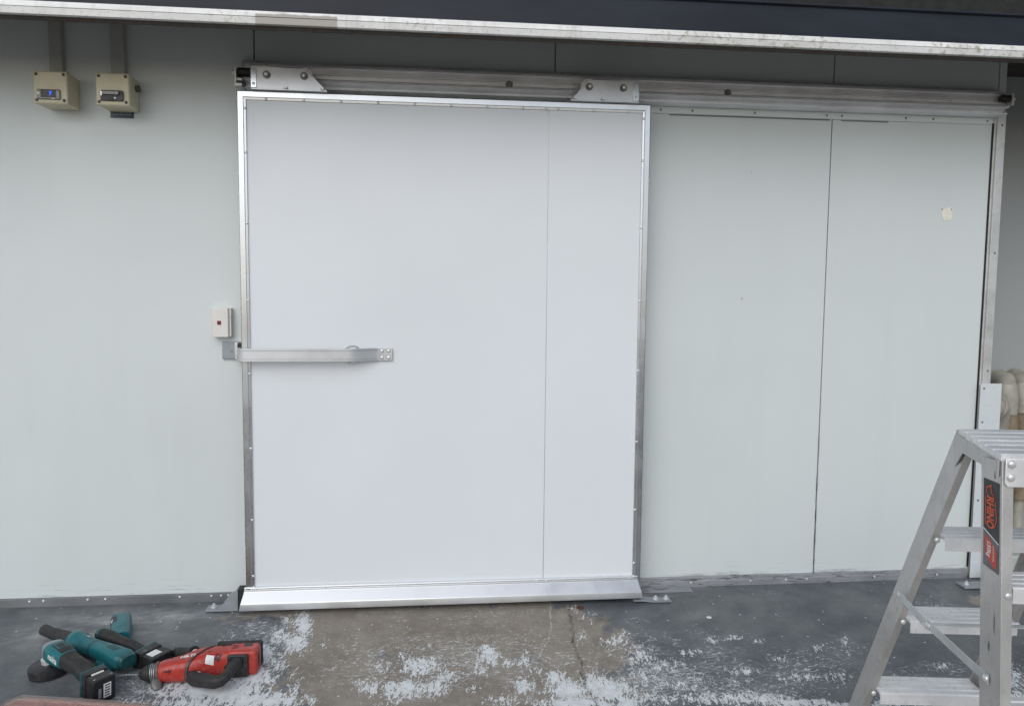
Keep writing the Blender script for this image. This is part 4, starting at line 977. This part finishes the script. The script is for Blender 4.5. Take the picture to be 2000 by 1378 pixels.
obj('side_handle', MB().loft([(-0.955, -0.425, -0.026), (-0.945, -0.431, -0.024), (-0.92, -0.446, -0.018), (-0.89, -0.465, -0.010), (-0.868, -0.480, -0.005), (-0.862, -0.485, -0.003)], [0.012, 0.019, 0.0215, 0.020, 0.022, 0.026], (0, 0, 1), 2, 20), M['blackgrip'], hm, 0, 50)
obj('handle_clamp', MB().loft([(-0.861, -0.486, -0.004), (-0.852, -0.493, -0.003)], [0.017, 0.016], (0, 0, 1), 2, 20).loft([(-0.8515, -0.4935, -0.003), (-0.83, -0.555, -0.008)], [0.009, 0.012], (0, 0, 1), 2, 14), M['label_white'], hm, 0.002)
obj('depth_stop_foot', MB().loft([(-0.955, -0.618, -0.030), (-0.945, -0.634, -0.040), (-0.935, -0.648, -0.050)], [(0.014, 0.010), (0.018, 0.011), (0.012, 0.006)], (0, 0, 1), 2.6, 14), M['boltdark'], hm, 0.001, 50)
flat('lettering', text_polys('HILTI', 0.022, 0.001), (-0.853, -0.586, 0.05), (0.98, -0.02, 0), (0.02, 0.98, 0), M['label_white'], body, 0.0008, on=body)
flat('sticker', rect_polys(0.026, 0.030, 4, 4), (-0.775, -0.592, 0.02), (0.97, -0.1, -0.1), (0.05, 0.6, 0.8), M['label_white'], body, 0.0008, on=body)
flat('scrawl', text_polys('82', 0.026, 0.001), (-0.748, -0.585, 0.025), (0.3, 0.6, 0.75), (-0.9, 0.2, 0.25), M['ink'], body, 0.0008, on=body)
flat('scrawl', text_polys('~v', 0.024, 0.001), (-0.910, -0.622, 0.0), (1, 0, 0), (0, 0.5, 0.85), M['ink'], body, 0.0008, on=body)
flat('print', rect_polys(0.012, 0.004, 2, 1), (-0.800, -0.640, 0.05), (0.95, -0.4, 0), (0.4, 0.95, 0), M['label_white'], gr, 0.0010, on=gr)

for x_, y_ in ((-0.908, -0.580), (-0.880, -0.562), (-0.782, -0.575), (-0.745, -0.532)):
    flat('screw_recess', ([(0.0042 * math.cos(a * math.pi / 5), 0.0042 * math.sin(a * math.pi / 5)) for a in range(10)], [tuple(range(10))]), (x_, y_, 0.05), (1, 0, 0), (0, 1, 0), M['ink'], body, 0.0007, on=body)
flat('mould_line', rect_polys(0.20, 0.0014, 30, 1), (-0.85, -0.590, 0.05), (1, 0.25, 0), (-0.25, 1, 0), M['greyline'], body, 0.0005, on=body)
for k in range(4): flat('vent_slot', rect_polys(0.020, 0.0030, 3, 1), (-0.700, -0.535 - 0.008 * k, 0.05), (1, 0, 0), (0, 1, 0), M['ink'], rb, 0.0006, on=rb)

# ---- teal leaf blower
bz = gz(-0.45)
bw = thing('blower', (-1.25, -0.43, bz), 'teal cordless blower with a tapered black nozzle pointing at the wall', 'power tool')
ND = unit((-1.497, -0.236, 0), (-1.322, -0.372, 0.0))
nz = obj('nozzle', MB().loft([(-1.500, -0.234, -0.003), (-1.497, -0.236, -0.003), (-1.485, -0.246, -0.003), (-1.46, -0.265, -0.003), (-1.40, -0.312, 0.003), (-1.325, -0.370, 0.007)], [0.018, 0.0215, 0.0215, 0.0205, 0.024, 0.029], (0, 0, 1), 2, 24), M['blackgrip'], bw, 0, 40)
obj('nozzle_bore', MB().loft([(-1.5006, -0.2335, -0.003), (-1.4998, -0.2342, -0.003)], [0.0155, 0.0155], (0, 0, 1), 2, 20), M['ink'], nz)
bb = obj('housing', MB().loft([(-1.333, -0.364, 0.006), (-1.328, -0.368, 0.006), (-1.312, -0.380, 0.008), (-1.302, -0.388, 0.008), (-1.290, -0.397, 0.009), (-1.240, -0.434, 0.011), (-1.190, -0.470, 0.012), (-1.130, -0.512, 0.013), (-1.085, -0.545, 0.013), (-1.075, -0.552, 0.013)], [0.032, 0.038, 0.041, 0.041, 0.033, 0.031, 0.0315, (0.036, 0.031), (0.039, 0.029), (0.033, 0.024)], (0, 0, 1), [2, 2, 2, 2, 2, 2.2, 2.5, 3, 3.2, 3.2], 28), M['teal'], bw, 0, 40)
obj('intake', MB().loft([(-1.160, -0.505, bz - 0.006), (-1.160, -0.505, bz + 0.006), (-1.160, -0.505, 0.0)], [0.036, 0.039, 0.033], (0, 1, 0), 2, 26), M['teal'], bw, 0.001)
obj('slot', MB().loft([(-1.222, -0.447, 0.0115), (-1.214, -0.453, 0.0116)], [0.0320, 0.0322], (0, 0, 1), 2.2, 24), M['tealdark'], bb)
obj('end_cap', MB().loft([(-1.0755, -0.5515, 0.013), (-1.060, -0.562, 0.013)], [(0.035, 0.026), (0.030, 0.021)], (0, 0, 1), 3.2, 24), M['tealdark'], bw, 0.002)
flat('sticker', rect_polys(0.018, 0.006, 4, 2), (-1.262, -0.404, 0.05), ND, Vector((-ND.y, ND.x, 0)), M['label_white'], bb, 0.0008, on=bb)

for k in range(5):
    q = Vector((-1.150, -0.498, 0.1)) + ND * (0.011 * k)
    flat('vent_slot', rect_polys(0.004, 0.026, 1, 6), q, ND, Vector((-ND.y, ND.x, 0)), M['ink'], bb, 0.0006, on=bb)
flat('mould_line', rect_polys(0.20, 0.0016, 24, 1), Vector((-1.195, -0.466, 0.1)), ND, Vector((-ND.y, ND.x, 0)), M['tealdark'], bb, 0.0006, on=bb)

# ---- teal and black driver behind the blower
dz = gz(-0.33)
dr = thing('cordless_driver', (-1.13, -0.37, dz), 'teal and black cordless tool with a battery, lying between the blower and the wall', 'power tool')
mdir = unit((-1.224, -0.199, 0), (-1.170, -0.345, 0))
mh = obj('motor_housing', MB().loft([(-1.226, -0.196, 0.012), (-1.222, -0.206, 0.012), (-1.212, -0.235, 0.012), (-1.185, -0.308, 0.010), (-1.160, -0.375, 0.008)], [(0.028, 0.024), (0.036, 0.032), (0.038, 0.035), (0.036, 0.033), (0.030, 0.030)], (0, 0, 1), 3.6, 28), M['teal'], dr, 0, 40)
side = Vector((-mdir.y, mdir.x, 0))
flat('label_plate', rect_polys(0.058, 0.034, 4, 4), Vector((-1.225, -0.262, 0.03)) , mdir, (Vector((-0.30, -0.05, 0.0)) * -0.6 + Vector((0, 0, 1))).normalized() if False else (Vector((0.55, 0.2, 0.8))), M['stickerblack'], mh, 0.001, on=mh)
flat('lettering', text_polys('18V', 0.016, 0.0005), Vector((-1.222, -0.272, 0.03)), mdir, Vector((0.55, 0.2, 0.8)), M['label_white'], mh, 0.0018, on=mh)
gdir = unit((-1.245, -0.352, 0.02), (-1.06, -0.455, 0.0))
gp2 = obj('grip', MB().loft([(-1.232, -0.359, 0.024), (-1.226, -0.362, 0.024), (-1.19, -0.382, 0.021), (-1.14, -0.410, 0.014), (-1.09, -0.438, 0.008), (-1.06, -0.455, -0.002), (-1.045, -0.463, -0.006)], [0.021, 0.0235, 0.0235, 0.021, 0.0205, 0.021, 0.022], (0, 0, 1), 2.3, 22), M['blackgrip'], dr, 0, 45)
obj('end_cap', MB().loft([(-1.249, -0.350, 0.024), (-1.246, -0.352, 0.024), (-1.2322, -0.3589, 0.024)], [0.017, 0.0205, 0.0225], (0, 0, 1), 2.3, 22), M['tealdark'], dr, 0, 45)
gs = Vector((-gdir.y, gdir.x, 0)).normalized(); gu = gdir.cross(gs) * -1
if gu.z < 0: gu = -gu
gu = gs.cross(gdir) if gs.cross(gdir).z > 0 else gdir.cross(gs)
ft = obj('foot', MB().obox((-1.030, -0.472, -0.010), gdir, gs, gu, 0.020, 0.047, 0.029), M['black'], dr, 0.006)
obj('foot_trim', MB().obox(Vector((-1.030, -0.472, -0.010)) - gdir * 0.013, gdir, gs, gu, 0.0065, 0.0485, 0.0302), M['tealdark'], ft, 0.003)
bt = obj('battery', MB().obox(Vector((-1.030, -0.472, -0.012)) + gdir * 0.047, gdir, gs, gu, 0.0265, 0.046, 0.027), M['black'], dr, 0.005)
flat('sticker', rect_polys(0.032, 0.044), Vector((-1.030, -0.472, -0.012)) + gdir * 0.041 + gu * 0.0272 - gs * 0.010, gdir, gs, M['label_white'], bt, 0.001)
for k in (0, 1): flat('mark', rect_polys(0.0025, 0.011), Vector((-1.030, -0.472, -0.010)) + gdir * (0.004 + 0.007 * k) + gu * 0.0292 - gs * 0.02, gdir, gs, M['gal'], ft, 0.001)

# ---- angle grinder, nearest the organiser box
az0 = gz(-0.56)
ag = thing('angle_grinder', (-1.25, -0.57, az0), 'teal and black cordless angle grinder with white maker lettering, nearest the organiser', 'power tool')
DC = Vector((-1.352, -0.512, -0.014)); dn = Vector((-0.10, -0.05, 1)).normalized()
d1 = dn.cross(Vector((0, 1, 0))).normalized(); d2 = dn.cross(d1)
v, f = [], []; S = 30; A0, A1 = R(-75), R(195)
prof = [(0.018, 0.012), (0.060, 0.010), (0.0655, 0.006), (0.0665, 0.0), (0.0665, -0.024), (0.0645, -0.024), (0.0640, -0.002), (0.058, 0.006), (0.018, 0.008)]
for k in range(S + 1):
    th = A0 + (A1 - A0) * k / S; e = -d1 * math.cos(th) + d2 * math.sin(th)
    e = (d1 * math.cos(th) + d2 * math.sin(th))
    v += [DC + e * r + dn * h for r, h in prof]
m = len(prof)
for k in range(S):
    for i in range(m): f.append((k * m + i, k * m + (i + 1) % m, (k + 1) * m + (i + 1) % m, (k + 1) * m + i))
f += [tuple(range(m)), tuple(range(S * m, (S + 1) * m))[::-1]]
gdv = obj('disc_guard', MB().raw(v, f), M['black'], ag, 0, 40)
obj('guard_lug', MB().obox(DC + Vector((-0.022, 0.056, 0.018)), (1, 0.3, 0), (-0.3, 1, 0), (0, 0, 1), 0.010, 0.004, 0.010), M['black'], gdv, 0.002)
obj('disc', MB().cyl(DC - dn * 0.014, DC - dn * 0.017, 0.0575, 36), M['boltdark'], ag)
obj('spindle_collar', MB().cyl(DC + dn * 0.004, DC + dn * 0.030, 0.022, 24), M['bolt'], ag, 0.002)
GA = [(-1.366, -0.478, 0.034), (-1.360, -0.483, 0.036), (-1.345, -0.495, 0.038), (-1.325, -0.510, 0.037)]
obj('gear_head', MB().loft([(-1.360, -0.480, 0.032), (-1.355, -0.484, 0.033), (-1.345, -0.493, 0.034), (-1.332, -0.505, 0.034)], [(0.024, 0.020), (0.033, 0.029), (0.039, 0.033), (0.040, 0.034)], (0, 0, 1), 3, 28), M['gal'], ag, 0, 40)
th_ = obj('head_housing', MB().loft([(-1.331, -0.5058, 0.033), (-1.322, -0.513, 0.033), (-1.302, -0.530, 0.032), (-1.280, -0.549, 0.030), (-1.262, -0.564, 0.0285)], [(0.0405, 0.035), (0.041, 0.0355), (0.0395, 0.034), (0.0355, 0.032), (0.0325, 0.030)], (0, 0, 1), 3, 28), M['teal'], ag, 0, 40)
bo = obj('body_grip', MB().loft([(-1.2618, -0.5642, 0.0284), (-1.255, -0.570, 0.028), (-1.24, -0.582, 0.0265), (-1.20, -0.614, 0.023), (-1.165, -0.642, 0.014), (-1.150, -0.654, 0.008)], [(0.0325, 0.030), (0.0315, 0.0295), (0.030, 0.0285), (0.0285, 0.0275), (0.031, 0.027), (0.034, 0.026)], (0, 0, 1), 2.6, 26), M['blackgrip'], ag, 0, 45)
adir = unit((-1.30, -0.53, 0.032), (-1.15, -0.654, 0.018)); as_ = Vector((-adir.y, adir.x, 0)).normalized(); au = adir.cross(as_)
if au.z < 0: au = -au
# switch pad with teal rim on top of the head
flat('switch_rim', rect_polys(0.036, 0.034, 6, 6), Vector((-1.300, -0.530, 0.1)), adir, as_, M['teal'], th_, 0.0012, on=th_)
flat('switch_pad', rect_polys(0.026, 0.024, 6, 6), Vector((-1.300, -0.530, 0.1)), adir, as_, M['ink'], th_, 0.0022, on=th_)
flat('top_patch', rect_polys(0.070, 0.046, 10, 8), Vector((-1.288, -0.538, 0.1)), adir, as_, M['blackgrip'], th_, 0.0006, on=th_)
lu = (Vector((0.62, 0.72, 0.75))).normalized()
ldir = Vector((0.70, -0.60, -0.12)).normalized()
flat('lettering', text_polys('makita', 0.021, 0.0004, 0.15, 0.9), Vector((-1.312, -0.563, 0.028)), ldir, (lu - ldir * lu.dot(ldir)), M['label_white'], th_, 0.0010, on=th_)
flat('accent_line', rect_polys(0.060, 0.004, 8, 1), Vector((-1.215, -0.640, 0.012)), adir, (Vector((0.5, 0.6, 0.8))).normalized(), M['tealdark'], bo, 0.0010, on=bo)
bc = Vector((-1.128, -0.671, -0.004))
obj('collar_trim', MB().obox(bc - adir * 0.022, adir, as_, au, 0.007, 0.0405, 0.042), M['tealdark'], ag, 0.004)
fo = obj('foot', MB().obox(bc - adir * 0.006, adir, as_, au, 0.012, 0.039, 0.042), M['black'], ag, 0.004)
ba = obj('battery', MB().obox(bc + adir * 0.032 - au * 0.004, adir, as_, au, 0.0240, 0.0380, 0.042), M['black'], ag, 0.005)
be = bc + adir * 0.0562 - au * 0.004
flat('rating_label', rect_polys(0.050, 0.062), be + as_ * 0.002 - au * 0.002, as_, au, M['stickerblack'], ba, 0.0008)
flat('rating_panel', rect_polys(0.026, 0.050), be + as_ * 0.008 - au * 0.002, as_, au, M['label_white'], ba, 0.0014)
for k in range(5): flat('fine_print', rect_polys(0.018 - 0.003 * (k % 2), 0.004), be + as_ * 0.008 + au * (0.016 - 0.009 * k), as_, au, M['ink'], ba, 0.0020)
flat('fine_print', rect_polys(0.010, 0.034), be - as_ * 0.017 - au * 0.006, as_, au, M['gal'], ba, 0.0014)
obj('release_button', MB().obox(bc + adir * 0.012 + au * 0.0385, adir, as_, au, 0.004, 0.020, 0.0025), M['label_white'], ba, 0.001)
for sgn in (-1, 1): small('screw', SCREWDARK, bc + adir * 0.045 + as_ * (0.028 * sgn) + au * 0.0382, ba, (R(-90), 0, 0))

# ---- organiser case at the lower left edge
ex = Vector((0.9855, -0.1697, 0)); ey = Vector((-0.1697, -0.9855, 0))    # along its back edge, and towards the photographer
OB = Vector((-1.357, -0.736, 0)); OW, OD = 0.478, 0.36
def OP(a, b, h):
    p = OB + ex * a + ey * b
    return Vector((p.x, p.y, gz(p.y) + 0.002 + h))
oc = OP(OW / 2, OD / 2, 0)
og = thing('organiser_case', (oc.x, oc.y, oc.z - 0.002), 'red compartment organiser case with a clear plastic lid at the lower left edge', 'organiser')
def case_outline(ins, ch=0.034):
    a0, a1, b0, b1 = ins, OW - ins, ins, OD - ins
    return [(a0 + ch, b0), (a1 - ch * 0.6, b0), (a1, b0 + ch * 0.6), (a1, b1 - ch), (a1 - ch, b1), (a0 + ch, b1), (a0, b1 - ch), (a0, b0 + ch)]
def slab(o1, h1, o2, h2):
    n = len(o1); v = [OP(a, b, h1) for a, b in o1] + [OP(a, b, h2) for a, b in o2]
    return v, [tuple(range(n)), tuple(range(n, 2 * n))[::-1]] + [(i, n + i, n + (i + 1) % n, (i + 1) % n) for i in range(n)]
def wallring(ins0, ins1, h1, h2):
    o, i = case_outline(ins0), case_outline(ins1); n = 8
    v = [OP(a, b, h1) for a, b in o] + [OP(a, b, h2) for a, b in o] + [OP(a, b, h2) for a, b in i] + [OP(a, b, h1) for a, b in i]
    f = []
    for k in range(n):
        j = (k + 1) % n
        f += [(k, j, n + j, n + k), (n + k, n + j, 2 * n + j, 2 * n + k), (2 * n + k, 2 * n + j, 3 * n + j, 3 * n + k), (3 * n + k, 3 * n + j, j, k)]
    return MB().raw(v, f)
g = G('red_tray_plastic')
M['tray'] = g.set(Base_Color=g.mix(g.step(g.noise(30, 4), 0.3, 0.7), (0.55, 0.10, 0.085), (0.66, 0.13, 0.11)), Roughness=0.4)
tray = obj('tray_floor', MB().raw(*slab(case_outline(0.006), 0.0, case_outline(0.006), 0.003)), M['tray'], og)
obj('tray_wall', wallring(0.004, 0.0075, 0.0032, 0.056), M['tray'], og, 0.0008)
for a in (0.115, 0.225, 0.335):
    obj('divider', MB().raw([OP(a + s, b, h) for h in (0.0035, 0.052) for s, b in ((-0.0015, 0.009), (0.0015, 0.009), (0.0015, OD - 0.009), (-0.0015, OD - 0.009))], [(0, 1, 2, 3), (4, 7, 6, 5), (0, 4, 5, 1), (1, 5, 6, 2), (2, 6, 7, 3), (3, 7, 4, 0)]), M['tray'], og)
for b in (0.125, 0.245):
    for a0, a1 in ((0.009, 0.113), (0.117, 0.223), (0.227, 0.333), (0.337, OW - 0.009)):
        obj('divider', MB().raw([OP(a, b + s, h) for h in (0.0035, 0.050) for s, a in ((-0.0015, a0), (0.0015, a0), (0.0015, a1), (-0.0015, a1))], [(0, 1, 2, 3), (4, 7, 6, 5), (0, 4, 5, 1), (1, 5, 6, 2), (2, 6, 7, 3), (3, 7, 4, 0)]), M['tray'], og)
lidp = obj('lid', MB().raw(*slab(case_outline(0.0), 0.0565, case_outline(0.006), 0.0625)), M['clear'], og, 0.001)
obj('lid_rim', wallring(-0.002, 0.005, 0.050, 0.0640), M['clear'], lidp, 0.0012)
for a0, a1 in ((0.022, 0.112), (0.124, 0.220), (0.232, 0.330), (0.342, OW - 0.03)):
    for b0, b1 in ((0.022, 0.120), (0.132, 0.240), (0.252, OD - 0.03)):
        c4 = [(a0, b0), (a1, b0), (a1, b1), (a0, b1)]; i4 = [(a0 + 0.004, b0 + 0.004), (a1 - 0.004, b0 + 0.004), (a1 - 0.004, b1 - 0.004), (a0 + 0.004, b1 - 0.004)]
        v = [OP(a, b, 0.0627) for a, b in c4] + [OP(a, b, 0.0655) for a, b in c4] + [OP(a, b, 0.0655) for a, b in i4] + [OP(a, b, 0.0627) for a, b in i4]
        f = [(r * 4 + k, r * 4 + (k + 1) % 4, ((r + 1) % 4) * 4 + (k + 1) % 4, ((r + 1) % 4) * 4 + k) for r in range(4) for k in range(4)]
        obj('lid_ridge', MB().raw(v, f), M['clear'], lidp)
def in_case(name, pts, r, mat, label, cat):
    tag(obj(name, MB().tube([OP(*p) for p in pts], r, 12), mat), label, cat)
in_case('drill_bit', [(0.072, 0.118, 0.012), (0.096, 0.030, 0.040)], 0.0045, M['gal'], 'grey steel bit lying slantwise under the clear organiser lid', 'drill bit')

# ---- small things left on the floor
def on_floor(x, y, h=0.0): return Vector((x, y, gz(y) + h))
p = on_floor(0.626, -0.193, 0.001)
def flat_ring(c, r0, r1, h, seg=24):
    v = [(c.x + r * math.cos(2 * math.pi * k / seg), c.y + r * math.sin(2 * math.pi * k / seg), c.z + hh) for k in range(seg) for r, hh in ((r1, 0), (r1, h), (r0, h), (r0, 0))]
    return MB().raw(v, [(k * 4 + i, k * 4 + (i + 1) % 4, ((k + 1) % seg) * 4 + (i + 1) % 4, ((k + 1) % seg) * 4 + i) for k in range(seg) for i in range(4)])
rust = plastic('rusty_steel', (0.10, 0.055, 0.035), 0.7, 0.3, 120)
tag(obj('floor_anchor', flat_ring(p, 0.008, 0.017, 0.003).cyl(p, p + Vector((0, 0, 0.0015)), 0.0078, 16), rust, None, 0.0006), 'rusty round anchor socket in the concrete just below the door', 'anchor')
p = on_floor(1.149, -0.307, 0.001)
tag(obj('washer', flat_ring(p, 0.004, 0.0105, 0.0025).cyl(p, p + Vector((0, 0, 0.001)), 0.0039, 14), M['label_white'], None, 0.0005), 'small white washer lying on the slate floor right of the door', 'washer')
